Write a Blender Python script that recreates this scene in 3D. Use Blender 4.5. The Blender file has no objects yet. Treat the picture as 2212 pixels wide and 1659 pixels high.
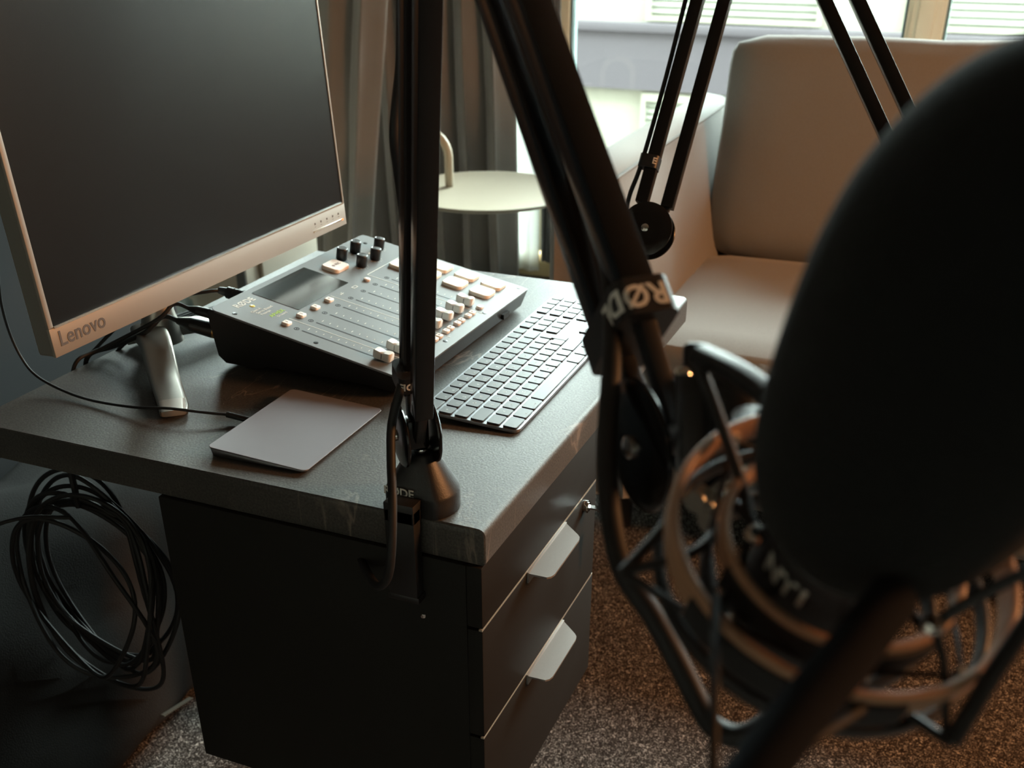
import bpy, bmesh, math, random
from mathutils import Vector, Matrix, noise
random.seed(7)
SC = bpy.context.scene
COL = SC.collection
PI = math.pi
DZ = 0.74                                    # height of the desk top

# ------------------------------------------------------------------ materials
def lin(c):
    return tuple(((v/255)/12.92 if v/255 <= .04045 else ((v/255+.055)/1.055)**2.4) for v in c) + (1,)
MATS = {}
def mat(name, col, rough=.5, metal=0, spec=.5, noise_amt=0, noise_scale=40, bump=0, bump_scale=200, sheen=0,
        coat=0, emit=None, estr=0, trans=0, detail=3):
    if name in MATS: return MATS[name]
    m = bpy.data.materials.new(name); m.use_nodes = True
    nt = m.node_tree; b = nt.nodes['Principled BSDF']
    b.inputs['Base Color'].default_value = lin(col)
    b.inputs['Roughness'].default_value = rough
    b.inputs['Metallic'].default_value = metal
    b.inputs['Specular IOR Level'].default_value = spec
    b.inputs['Sheen Weight'].default_value = sheen
    b.inputs['Coat Weight'].default_value = coat
    if trans: b.inputs['Transmission Weight'].default_value = trans
    if emit:
        b.inputs['Emission Color'].default_value = lin(emit); b.inputs['Emission Strength'].default_value = estr
    tc = nt.nodes.new('ShaderNodeTexCoord')
    if noise_amt:
        n = nt.nodes.new('ShaderNodeTexNoise'); n.inputs['Scale'].default_value = noise_scale; n.inputs['Detail'].default_value = detail
        mx = nt.nodes.new('ShaderNodeMix'); mx.data_type = 'RGBA'
        l = lin(col)
        mx.inputs[6].default_value = tuple(v*(1-noise_amt) for v in l[:3])+(1,)
        mx.inputs[7].default_value = tuple(min(1, v*(1+noise_amt)) for v in l[:3])+(1,)
        nt.links.new(tc.outputs['Object'], n.inputs['Vector']); nt.links.new(n.outputs['Fac'], mx.inputs[0])
        nt.links.new(mx.outputs[2], b.inputs['Base Color'])
    if bump:
        n = nt.nodes.new('ShaderNodeTexNoise'); n.inputs['Scale'].default_value = bump_scale; n.inputs['Detail'].default_value = 2
        bp = nt.nodes.new('ShaderNodeBump'); bp.inputs['Strength'].default_value = bump; bp.inputs['Distance'].default_value = .001
        nt.links.new(tc.outputs['Object'], n.inputs['Vector']); nt.links.new(n.outputs['Fac'], bp.inputs['Height'])
        nt.links.new(bp.outputs['Normal'], b.inputs['Normal'])
    MATS[name] = m
    return m

def mat_stone():
    m = mat('stone_laminate', (82, 80, 76), rough=.5, spec=.5)
    nt = m.node_tree; b = nt.nodes['Principled BSDF']; L = nt.links.new
    tc = [n for n in nt.nodes if n.type == 'TEX_COORD'][0]
    n1 = nt.nodes.new('ShaderNodeTexNoise'); n1.inputs['Scale'].default_value = 3.2; n1.inputs['Detail'].default_value = 7; n1.inputs['Distortion'].default_value = .6
    n2 = nt.nodes.new('ShaderNodeTexNoise'); n2.inputs['Scale'].default_value = 420; n2.inputs['Detail'].default_value = 3
    r1 = nt.nodes.new('ShaderNodeValToRGB'); r1.color_ramp.elements[0].position = .3; r1.color_ramp.elements[1].position = .72
    r1.color_ramp.elements[0].color = lin((66, 64, 61)); r1.color_ramp.elements[1].color = lin((88, 86, 82))
    r2 = nt.nodes.new('ShaderNodeValToRGB'); r2.color_ramp.elements[0].position = .35; r2.color_ramp.elements[1].position = .68
    r2.color_ramp.elements[0].color = (.62, .62, .62, 1); r2.color_ramp.elements[1].color = (1.3, 1.3, 1.3, 1)
    mul = nt.nodes.new('ShaderNodeMix'); mul.data_type = 'RGBA'; mul.blend_type = 'MULTIPLY'; mul.inputs[0].default_value = .9
    # thin pale veins: stretched, distorted noise taken near its middle value
    mp = nt.nodes.new('ShaderNodeMapping'); mp.inputs['Scale'].default_value = (2.2, 5.5, 1); mp.inputs['Rotation'].default_value = (0, 0, .6)
    nv = nt.nodes.new('ShaderNodeTexNoise'); nv.inputs['Scale'].default_value = 1.7; nv.inputs['Detail'].default_value = 6; nv.inputs['Distortion'].default_value = .9
    rv = nt.nodes.new('ShaderNodeValToRGB'); cr = rv.color_ramp
    cr.elements[0].position = .494; cr.elements[0].color = (0, 0, 0, 1); cr.elements[1].position = .506; cr.elements[1].color = (0, 0, 0, 1)
    e = cr.elements.new(.5); e.color = (.5, .5, .5, 1)
    nm = nt.nodes.new('ShaderNodeTexNoise'); nm.inputs['Scale'].default_value = 5
    rm = nt.nodes.new('ShaderNodeValToRGB'); rm.color_ramp.elements[0].position = .5; rm.color_ramp.elements[1].position = .62
    vm = nt.nodes.new('ShaderNodeMath'); vm.operation = 'MULTIPLY'
    mix = nt.nodes.new('ShaderNodeMix'); mix.data_type = 'RGBA'; mix.inputs[7].default_value = lin((165, 150, 138))
    for n in (n1, n2, nm): L(tc.outputs['Object'], n.inputs['Vector'])
    L(tc.outputs['Object'], mp.inputs['Vector']); L(mp.outputs['Vector'], nv.inputs['Vector'])
    L(n1.outputs['Fac'], r1.inputs[0]); L(n2.outputs['Fac'], r2.inputs[0]); L(nv.outputs['Fac'], rv.inputs[0]); L(nm.outputs['Fac'], rm.inputs[0])
    L(r1.outputs[0], mul.inputs[6]); L(r2.outputs[0], mul.inputs[7])
    L(rv.outputs[0], vm.inputs[0]); L(rm.outputs[0], vm.inputs[1]); L(vm.outputs[0], mix.inputs[0])
    L(mul.outputs[2], mix.inputs[6]); L(mix.outputs[2], b.inputs['Base Color'])
    bp = nt.nodes.new('ShaderNodeBump'); bp.inputs['Strength'].default_value = .35; bp.inputs['Distance'].default_value = .0006
    L(n2.outputs['Fac'], bp.inputs['Height']); L(bp.outputs['Normal'], b.inputs['Normal'])
    return m

def mat_carpet():
    m = mat('flecked_carpet', (60, 54, 50), rough=1, spec=.1)
    nt = m.node_tree; b = nt.nodes['Principled BSDF']; L = nt.links.new
    tc = [n for n in nt.nodes if n.type == 'TEX_COORD'][0]
    n1 = nt.nodes.new('ShaderNodeTexNoise'); n1.inputs['Scale'].default_value = 175; n1.inputs['Detail'].default_value = 2; n1.inputs['Distortion'].default_value = 2.2
    r1 = nt.nodes.new('ShaderNodeValToRGB'); cr = r1.color_ramp
    cr.elements[0].position = .36; cr.elements[0].color = lin((46, 41, 38)); cr.elements[1].position = .72; cr.elements[1].color = lin((225, 216, 208))
    e = cr.elements.new(.54); e.color = lin((74, 69, 66))
    L(tc.outputs['Object'], n1.inputs['Vector']); L(n1.outputs['Fac'], r1.inputs[0]); L(r1.outputs[0], b.inputs['Base Color'])
    bp = nt.nodes.new('ShaderNodeBump'); bp.inputs['Strength'].default_value = .8; bp.inputs['Distance'].default_value = .004
    L(n1.outputs['Fac'], bp.inputs['Height']); L(bp.outputs['Normal'], b.inputs['Normal'])
    return m

def mat_glass():
    m = bpy.data.materials.new('window_glass'); m.use_nodes = True
    nt = m.node_tree; nt.nodes.clear()
    o = nt.nodes.new('ShaderNodeOutputMaterial'); mx = nt.nodes.new('ShaderNodeMixShader')
    t = nt.nodes.new('ShaderNodeBsdfTransparent'); t.inputs[0].default_value = (.97, .985, .97, 1)
    g = nt.nodes.new('ShaderNodeBsdfGlossy'); g.inputs['Roughness'].default_value = .01
    fr = nt.nodes.new('ShaderNodeFresnel'); fr.inputs[0].default_value = 1.35
    nt.links.new(fr.outputs[0], mx.inputs[0]); nt.links.new(t.outputs[0], mx.inputs[1]); nt.links.new(g.outputs[0], mx.inputs[2])
    nt.links.new(mx.outputs[0], o.inputs[0]); return m

def mat_sheer():
    m = bpy.data.materials.new('sheer_white'); m.use_nodes = True
    nt = m.node_tree; nt.nodes.clear()
    o = nt.nodes.new('ShaderNodeOutputMaterial')
    d = nt.nodes.new('ShaderNodeBsdfDiffuse'); d.inputs[0].default_value = (.85, .87, .84, 1)
    t = nt.nodes.new('ShaderNodeBsdfTranslucent'); t.inputs[0].default_value = (.95, .97, .94, 1)
    mx = nt.nodes.new('ShaderNodeMixShader'); mx.inputs[0].default_value = .75
    nt.links.new(d.outputs[0], mx.inputs[1]); nt.links.new(t.outputs[0], mx.inputs[2])
    tp = nt.nodes.new('ShaderNodeBsdfTransparent'); m2 = nt.nodes.new('ShaderNodeMixShader'); m2.inputs[0].default_value = .15
    nt.links.new(mx.outputs[0], m2.inputs[1]); nt.links.new(tp.outputs[0], m2.inputs[2])
    nt.links.new(m2.outputs[0], o.inputs[0]); return m

STONE = mat_stone(); CARPET = mat_carpet(); GLASS = mat_glass(); SHEER = mat_sheer()
BLACKLAM = mat('charcoal_laminate', (36, 35, 33), rough=.62, spec=.16, noise_amt=.06, noise_scale=60)
BLACKPL = mat('black_plastic', (24, 24, 25), rough=.38, bump=.15, bump_scale=900)
GLOSSBLK = mat('gloss_black_enamel', (17, 17, 18), rough=.2, noise_amt=.05)
SATIN = mat('satin_black_enamel', (34, 34, 35), rough=.42, bump=.12, bump_scale=700)
RUBBER = mat('black_rubber', (26, 26, 27), rough=.6, noise_amt=.05)
CORD = mat('elastic_cord', (26, 26, 27), rough=.7, bump=.3, bump_scale=1500)
PANEL = mat('mixer_panel', (116, 119, 121), rough=.5, metal=.1, noise_amt=.03, noise_scale=300)
CREAMBTN = mat('warm_white_silicone', (246, 236, 228), rough=.55, noise_amt=.02)
WHITE = mat('white_print', (225, 224, 218), rough=.6, noise_amt=.02)
CAPW = mat('fader_cap', (225, 222, 216), rough=.35, noise_amt=.02)
SLOT = mat('slot_black', (22, 20, 34), rough=.5, noise_amt=.02)
GOLD = mat('gold_dot', (214, 198, 92), rough=.35, noise_amt=.02)
GREEN = mat('green_print', (170, 205, 60), rough=.6, noise_amt=.02)
SCREENG = mat('dark_screen_glass', (44, 50, 50), rough=.16, spec=.9, noise_amt=.02)
MONSCR = mat('matte_monitor_panel', (15, 15, 16), rough=.30, spec=.45, bump=.05, bump_scale=1500)
SILVER = mat('champagne_silver', (158, 152, 144), rough=.5, metal=.2, noise_amt=.02)
STEEL = mat('brushed_aluminium', (176, 172, 164), rough=.33, metal=.9, noise_amt=.04, noise_scale=90)
CHROME = mat('chrome', (225, 224, 220), rough=.12, metal=1, noise_amt=.01)
GREYMET = mat('handle_grey_paint', (148, 146, 143), rough=.5, metal=.3, noise_amt=.05, noise_scale=500)
SPACEG = mat('space_grey_aluminium', (134, 136, 141), rough=.38, metal=.85, noise_amt=.02)
KEYB = mat('black_keycap', (58, 60, 63), rough=.44, spec=.6, noise_amt=.03)
LEGEND = mat('key_legend', (190, 192, 194), rough=.6, noise_amt=.02)
PADTOP = mat('trackpad_glass', (136, 134, 140), rough=.42, metal=.25, noise_amt=.02)
SOFA = mat('grey_sofa_fabric', (142, 140, 136), rough=.95, spec=.15, sheen=.25, noise_amt=.16, noise_scale=420, bump=.6, bump_scale=700)
PIPING = mat('sofa_piping', (112, 108, 104), rough=.95, noise_amt=.05)
CURT = mat('velvet_curtain', (126, 120, 114), rough=.9, sheen=.5, spec=.15, noise_amt=.06, noise_scale=8)
CURTD = mat('dark_velvet_curtain', (84, 83, 82), rough=.9, sheen=.3, spec=.15, noise_amt=.06, noise_scale=8)
TABLEC = mat('cream_powder_coat', (178, 166, 146), rough=.45, noise_amt=.02)
FRAME = mat('cream_window_frame', (222, 208, 180), rough=.45, noise_amt=.03)
SILLM = mat('sand_sill', (186, 166, 124), rough=.55, noise_amt=.05)
WALLM = mat('warm_white_wall', (206, 200, 188), rough=.9, noise_amt=.02, bump=.1)
FOAM = mat('black_foam', (30, 31, 31), rough=1, spec=.06, sheen=.06, noise_amt=.25, noise_scale=300, bump=1, bump_scale=650)
MICB = mat('microphone_black', (36, 36, 38), rough=.5, bump=.15, bump_scale=900)
BRASS = mat('brass_bezel', (180, 150, 96), rough=.3, metal=1, noise_amt=.02)
CABW = mat('white_cabinet', (206, 196, 180), rough=.55, noise_amt=.02)
BAGB = mat('pale_blue_bag', (168, 200, 204), rough=.45, noise_amt=.1, noise_scale=30)
BAGD = mat('charcoal_canvas', (30, 29, 28), rough=.95, noise_amt=.15, noise_scale=14, bump=.6, bump_scale=500)
PART = mat('charcoal_felt', (32, 33, 35), rough=1, noise_amt=.12, noise_scale=400)
FACC = mat('facade_cream', (138, 136, 124), rough=.9, noise_amt=.03, noise_scale=2)
FACP = mat('facade_mauve', (74, 69, 74), rough=.8, noise_amt=.05, noise_scale=.6)
BLIND = mat('facade_blind', (128, 131, 120), rough=.8, noise_amt=.02)
ORING = mat('lamp_lit_ring', (172, 132, 104), rough=.4, noise_amt=.05)  # for dark hoops: the lamp's orange glow is put into the colour

# ------------------------------------------------------------------ mesh helpers
def arc_rect(w, h, r, n=5, cx=0, cy=0):
    """rounded rectangle outline centred on cx, cy"""
    r = min(r, w/2-1e-6, h/2-1e-6); pts = []
    for (sx, sy, a0) in ((1, 1, 0), (-1, 1, PI/2), (-1, -1, PI), (1, -1, 1.5*PI)):
        for k in range(n+1):
            a = a0 + PI/2*k/n
            pts.append((cx+sx*(w/2-r)+r*math.cos(a), cy+sy*(h/2-r)+r*math.sin(a)))
    return pts

class MB:
    def __init__(s): s.bm = bmesh.new(); s.mi = 0
    def _fin(s, vs, fs, M):
        for f in fs: f.material_index = s.mi
        if M is not None:
            bmesh.ops.transform(s.bm, matrix=M, verts=list({v for v in vs}))
        return s
    def box(s, x0, x1, y0, y1, z0, z1, M=None, bev=0, seg=2):
        g = bmesh.ops.create_cube(s.bm, size=1)
        vs = g['verts']
        for v in vs:
            v.co = Vector(((x0+x1)/2+v.co.x*(x1-x0), (y0+y1)/2+v.co.y*(y1-y0), (z0+z1)/2+v.co.z*(z1-z0)))
        fs = list({f for v in vs for f in v.link_faces})
        if bev:
            es = list({e for v in vs for e in v.link_edges})
            r = bmesh.ops.bevel(s.bm, geom=es, offset=bev, segments=seg, profile=.5, affect='EDGES')
            fs = r['faces']; allf = set(fs)
            st = list(allf)
            while st:
                f = st.pop()
                for e in f.edges:
                    for g2 in e.link_faces:
                        if g2 not in allf: allf.add(g2); st.append(g2)
            fs = list(allf)
            vs = list({v for f in fs for v in f.verts})
        return s._fin(vs, fs, M)
    def prism(s, pts, z0, z1, M=None, bev=0, inset=0):
        """outline in xy extruded from z0 to z1; bev rounds the top rim"""
        rings = [(0, z0)]
        if bev:
            rings += [(0, z1-bev), (bev*.3, z1-bev*.3), (bev, z1)]
        else: rings.append((inset, z1))
        cx = sum(p[0] for p in pts)/len(pts); cy = sum(p[1] for p in pts)/len(pts)
        # inset by averaging edge normals
        n = len(pts); area = sum(pts[i][0]*pts[(i+1) % n][1]-pts[(i+1) % n][0]*pts[i][1] for i in range(n))
        sg = 1 if area > 0 else -1
        nor = []
        for i in range(n):
            a = Vector(pts[i-1]); b = Vector(pts[i]); c = Vector(pts[(i+1) % n])
            d1 = (b-a); d2 = (c-b)
            if d1.length < 1e-9: d1 = d2
            if d2.length < 1e-9: d2 = d1
            d1.normalize(); d2.normalize()
            m = Vector((-(d1.y+d2.y), d1.x+d2.x))*sg
            if m.length > 1e-6: m.normalize()
            k = max(.35, m.dot(Vector((-d1.y, d1.x))*sg))
            nor.append(m/k)
        rv = []
        for off, z in rings:
            rv.append([s.bm.verts.new((pts[i][0]+nor[i].x*off, pts[i][1]+nor[i].y*off, z)) for i in range(n)])
        fs = []
        for a, b in zip(rv, rv[1:]):
            for i in range(n):
                q = [a[i], a[(i+1) % n], b[(i+1) % n], b[i]]
                if sg < 0: q.reverse()
                fs.append(s.bm.faces.new(q))
        bot = rv[0] if sg < 0 else rv[0][::-1]; top = rv[-1] if sg > 0 else rv[-1][::-1]
        fs.append(s.bm.faces.new(bot)); fs.append(s.bm.faces.new(top))
        for f in fs[-2:]:
            for e in f.edges: e.smooth = False
        return s._fin([v for r in rv for v in r], fs, M)
    def lathe(s, prof, n=32, M=None, cap=True):
        """profile [(r, z)...] turned about z"""
        rv = []
        for r, z in prof:
            if r < 1e-6: rv.append([s.bm.verts.new((0, 0, z))])
            else: rv.append([s.bm.verts.new((r*math.cos(2*PI*k/n), r*math.sin(2*PI*k/n), z)) for k in range(n)])
        fs = []
        for a, b in zip(rv, rv[1:]):
            for k in range(n):
                k2 = (k+1) % n
                if len(a) == 1 and len(b) == 1: continue
                if len(a) == 1: q = [a[0], b[k2], b[k]]
                elif len(b) == 1: q = [a[k], a[k2], b[0]]
                else: q = [a[k], a[k2], b[k2], b[k]]
                fs.append(s.bm.faces.new(q))
        if cap:
            if len(rv[0]) > 2: fs.append(s.bm.faces.new(rv[0][::-1]))
            if len(rv[-1]) > 2: fs.append(s.bm.faces.new(rv[-1]))
        return s._fin([v for r in rv for v in r], fs, M)
    def cyl(s, p0, p1, r, r2=None, n=20):
        p0 = Vector(p0); p1 = Vector(p1); d = p1-p0
        M = Matrix.Translation(p0) @ d.to_track_quat('Z', 'Y').to_matrix().to_4x4()
        return s.lathe([(r, 0), (r if r2 is None else r2, d.length)], n, M)
    def sweep(s, path, sec, closed=False, up=Vector((0, 0, 1)), sec_closed=True):
        """sweep a closed 2D section along a path of points"""
        P = [Vector(p) for p in path]; n = len(P); rings = []
        prev = None
        for i in range(n):
            if closed: t = P[(i+1) % n]-P[i-1]
            else: t = P[min(i+1, n-1)]-P[max(i-1, 0)]
            t.normalize()
            if prev is None:
                a = up - t*up.dot(t)
                if a.length < 1e-3: a = Vector((1, 0, 0)) - t*t.x
            else: a = prev - t*prev.dot(t)
            if up is not None and closed: a = up - t*up.dot(t)
            a.normalize(); prev = a
            b = t.cross(a)
            rings.append([s.bm.verts.new(P[i]+a*q[1]+b*q[0]) for q in sec])
        m = len(sec); fs = []
        rng = range(n) if closed else range(n-1)
        for i in rng:
            A = rings[i]; B = rings[(i+1) % n]
            for k in range(m): fs.append(s.bm.faces.new([A[k], A[(k+1) % m], B[(k+1) % m], B[k]]))
        if not closed:
            fs.append(s.bm.faces.new(rings[0][::-1])); fs.append(s.bm.faces.new(rings[-1]))
        bmesh.ops.recalc_face_normals(s.bm, faces=fs)
        return s._fin([v for r in rings for v in r], fs, None)
    def tube(s, path, r, n=10, closed=False):
        return s.sweep(path, [(r*math.cos(2*PI*k/n), r*math.sin(2*PI*k/n)) for k in range(n)], closed)
    def mesh(s, me, M=None):
        k = len(s.bm.verts); kf = len(s.bm.faces)
        s.bm.from_mesh(me); s.bm.verts.ensure_lookup_table(); s.bm.faces.ensure_lookup_table()
        return s._fin(s.bm.verts[k:], s.bm.faces[kf:], M)
    def build(s, name, mats, parent=None, smooth=True, ang=38, label=None):
        bm = s.bm
        if smooth:
            for f in bm.faces: f.smooth = True
            for e in bm.edges:
                if len(e.link_faces) == 2 and e.calc_face_angle(0) > math.radians(ang): e.smooth = False
        me = bpy.data.meshes.new(name); bm.to_mesh(me); bm.free()
        for m in (mats if isinstance(mats, (list, tuple)) else [mats]): me.materials.append(m)
        o = bpy.data.objects.new(name, me); COL.objects.link(o)
        if parent: o.parent = parent
        if label: o['label'] = label
        return o

def smoothpath(pts, n=8, closed=False):
    """Catmull-Rom through points"""
    P = [Vector(p) for p in pts]; out = []
    N = len(P); rng = range(N) if closed else range(N-1)
    for i in rng:
        p0 = P[(i-1) % N] if closed or i > 0 else P[0]*2-P[1]
        p1 = P[i]; p2 = P[(i+1) % N]
        p3 = P[(i+2) % N] if closed or i+2 < N else P[-1]*2-P[-2]
        for k in range(n):
            t = k/n
            out.append(.5*((2*p1)+(p2-p0)*t+(2*p0-5*p1+4*p2-p3)*t*t+(3*p1-p0-3*p2+p3)*t**3))
    if not closed: out.append(P[-1])
    return out

def empty(name, M=None, label=None, cat=None, group=None):
    o = bpy.data.objects.new(name, None); COL.objects.link(o); o.empty_display_size = .05
    if M is not None: o.matrix_world = M
    return tag(o, label, cat, group)
def tag(o, label=None, cat=None, group=None, kind=None):
    if label: o['label'] = label
    if cat: o['category'] = cat
    if group: o['group'] = group
    if kind: o['kind'] = kind
    return o
def struct(name, mb, m):
    o = mb.build(name, m); o['kind'] = 'structure'; return o

def text_mesh(body, size, bold=0.0, ext=.0002, res=3, spacing=1.0):
    """centred text lying in xy"""
    cu = bpy.data.curves.new('txt', 'FONT'); cu.body = body; cu.size = size
    cu.align_x = 'CENTER'; cu.align_y = 'CENTER'; cu.resolution_u = res
    cu.extrude = ext; cu.offset = bold*size; cu.space_character = spacing
    ob = bpy.data.objects.new('txt', cu)
    me = bpy.data.meshes.new_from_object(ob)
    bpy.data.objects.remove(ob); bpy.data.curves.remove(cu)
    me.materials.clear()
    for p in me.polygons: p.material_index = 0
    return me
T = Matrix.Translation
def Rz(a): return Matrix.Rotation(a, 4, 'Z')
def frame(o, x, y, z):
    M = Matrix((x, y, z)).transposed().to_4x4(); M.translation = Vector(o); return M

# ------------------------------------------------------------------ camera
cam = bpy.data.cameras.new('camera'); co = bpy.data.objects.new('camera', cam); COL.objects.link(co)
F = 2344.946
cam.sensor_width = 36; cam.sensor_fit = 'HORIZONTAL'; cam.lens = F/2212*36
cam.shift_x = 0; cam.shift_y = 300/2212
cam.clip_start = .01; cam.clip_end = 200
CP = Vector((-.76057879, -.34312547, 1.22857759))
FW = Vector((.79998324, .33336365, -.49889427)); RT = Vector((.384584946, -.923089596, -.000126293)); UP = Vector((.46056621, .19176619, .86666285))
co.matrix_world = frame(CP, RT, UP, -FW)
cam.dof.use_dof = True; cam.dof.focus_distance = 1.06; cam.dof.aperture_fstop = 9.5
SC.camera = co

# ------------------------------------------------------------------ room
struct('floor', MB().box(-3.2, 3.3, -3.6, 3.2, -.1, 0), CARPET)
struct('ceiling', MB().box(-3.2, 3.3, -3.6, 3.2, 2.75, 2.85), mat('grey_ceiling', (120, 114, 106), rough=.95, noise_amt=.02))
WX = 3.0
wl = MB(); wl.box(-3.3, 3.3, 2.9, 3.0, 0, 2.75); struct('wall_left', wl, WALLM)
struct('wall_right', MB().box(-3.3, 3.3, -3.6, -3.5, 0, 2.75), PART)
struct('wall_back', MB().box(-3.2, -3.1, -3.5, 2.9, 0, 2.75), WALLM)
wb = MB()
wb.box(WX, WX+.25, -3.5, 2.9, 2.62, 2.75)
wb.box(WX, WX+.25, -3.5, -1.60, 0, 2.62); wb.box(WX, WX+.25, 2.7, 2.9, 0, 2.62)
struct('wall_window', wb, WALLM)
ow = MB(); ow.box(WX+.02, WX+.30, -14, 18, 2.80, 14); ow.box(WX+.02, WX+.30, 2.95, 18, -8, 2.80); ow.box(WX+.02, WX+.30, -14, -3.55, -8, 2.80); ow.box(WX+.26, WX+.30, -3.55, 2.95, -8, -.05)
struct('wall_outer', ow, mat('render_grey', (120, 118, 112), rough=.9, noise_amt=.04))
def window(name, y0, y1):
    m = MB(); d0, d1 = WX-.005, WX+.07; w = .055
    zb = .085; zt = 2.62
    m.box(d0, d1, y0, y0+w, zb, zt, bev=.006); m.box(d0, d1, y1-w, y1, zb, zt, bev=.006)
    m.box(d0, d1, y0+w, y1-w, zb-.03, zb+w*.55, bev=.006); m.box(d0, d1, y0+w, y1-w, zt-w, zt, bev=.006)
    m.mi = 1                                   # the rubber seal round the pane
    for (a, b, c, d) in ((y0+w, y0+w+.008, zb, zt-w), (y1-w-.008, y1-w, zb, zt-w), (y0+w, y1-w, zb+w*.55, zb+w*.55+.008)):
        m.box(d0+.012, d1-.012, a, b, c, d)
    m.mi = 2; m.box(WX+.03, WX+.036, y0+w, y1-w, zb+.02, zt-w+.01)
    return struct(name, m, [FRAME, mat('grey_seal', (92, 112, 110), rough=.6, noise_amt=.02), GLASS])
window('window_1', -.115, 1.07)
window('window_2', -1.60, -.115)
window('window_3', 1.07, 2.7)
struct('trim_1', MB().box(WX-.045, WX+.25, -1.60, 2.7, 0, .055, bev=.006), SILLM)       # low threshold under the windows
tm = MB()                                                                                # cover strips on the post between two windows
tm.box(WX-.012, WX-.005, -.158, -.072, .06, 2.62, bev=.002); tm.box(WX-.02, WX-.012, -.139, -.091, .06, 2.62, bev=.003)
struct('trim_2', tm, FRAME)

# ------------------------------------------------------------------ the building across the street
FX = 12.0
fb = empty('facade_building', T((FX, 3, -6)), 'pale office building across the street with mauve bands and closed louvre blinds', 'building')
def fpart(name, mb, m, lab=None):
    o = mb.build(name, m, fb, label=lab); o.matrix_parent_inverse = fb.matrix_world.inverted(); return o
m = MB(); m.box(FX+.06, FX+1.2, -9, 16, -6, 2.72); fpart('wall', m, FACC)
for z0 in (-3.35, -.67, 2.02):
    m = MB(); m.box(FX-.02, FX+.06, -9, 16, z0, z0+.60); m.box(FX-.06, FX+.06, -9, 16, z0+.60, z0+.70, bev=.01)
    fpart('spandrel_band', m, FACP, 'mauve grey band between the storeys')
for z0 in (-2.65, .03):
    for k in range(-3, 5):
        yb = 3.37+k*2.75 if k < 1 else 3.37+k*2.75+1.2
        m = MB(); y0, y1 = yb-1.9, yb
        for (a, b, c, d) in ((y0, y1, z0+.02, z0+.07), (y0, y1, z0+1.86, z0+1.95), (y0, y0+.05, z0+.07, z0+1.86), (y1-.05, y1, z0+.07, z0+1.86)):
            m.box(FX-.0, FX+.08, a, b, c, d)
        w = fpart('window', m, FACC)
        m = MB()
        for i in range(26):
            zz = z0+.1+i*.068
            m.box(-.002, .002, y0+.05, y1-.05, -.03, .03, M=T((FX+.035, 0, zz+.03)) @ Matrix.Rotation(.35, 4, 'Y'))
        m.box(FX+.052, FX+.058, y0+.05, y1-.05, z0+.07, z0+1.86)
        m.build('louvre_blind', BLIND, w)

# ------------------------------------------------------------------ curtains
def curtain(name, bot, top, z0, z1, x, amp, nf, m, ph=0, xt=None, n=None, thick=.003, nz=24, zigz=.35, skew=0):
    """folded hanging cloth from y-range bot=(y0,y1) at z0 to top at z1"""
    n = n or nf*14; mb = MB(); rows = []
    for j in range(nz+1):
        t = j/nz; z = z0+(z1-z0)*t
        a = bot[0]*(1-t)+top[0]*t; b = bot[1]*(1-t)+top[1]*t; xx = x if xt is None else x*(1-t)+xt*t
        row = []
        for i in range(n+1):
            u = i/n
            w = u*nf*2*PI+ph+.5*math.sin(u*7+ph*3)+.12*math.sin(z*3+u*9)
            am = amp*(.75+.35*math.sin(u*5.3+ph)+.15*math.sin(z*2.2+u*11))
            row.append(mb.bm.verts.new((xx+am*math.sin(w)+.004*math.sin(z*9+u*20), a+(b-a)*u+am*zigz*math.sin(2*w+.6), z)))
        rows.append(row)
    for r0, r1 in zip(rows, rows[1:]):
        for i in range(n): mb.bm.faces.new([r0[i], r0[i+1], r1[i+1], r1[i]])
    o = mb.build(name, m, smooth=True, ang=180)
    s = o.modifiers.new('thickness', 'SOLIDIFY'); s.thickness = thick
    return o
c = curtain('curtain', (1.155, 1.86), (1.205, 1.93), .01, 2.6, 2.87, .035, 7, CURT, ph=.4)
tag(c, 'taupe velvet curtain in upright folds behind the round side table', 'curtain', 'curtains along the windows')
c = curtain('curtain', (1.50, 1.74), (1.28, 1.86), .12, 2.6, 2.35, .028, 3, CURTD, ph=1.9, xt=2.62)
c.data.materials[0] = CURT
tag(c, 'grey brown curtain hanging aslant, just right of the monitor', 'curtain', 'curtains along the windows')
c = curtain('curtain', (1.035, 1.088), (1.035, 1.088), .06, 2.6, 2.955, .012, 2, CURTD, ph=.2)
tag(c, 'narrow slate grey curtain strip beside the cream window frame', 'curtain', 'curtains along the windows')
c = curtain('sheer_curtain', (1.085, 1.25), (1.085, 1.40), .03, 2.6, 2.925, .006, 3, SHEER, ph=.2, thick=.001)
tag(c, 'bright white sheer curtain between the velvet folds and the slate strip', 'curtain')

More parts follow.
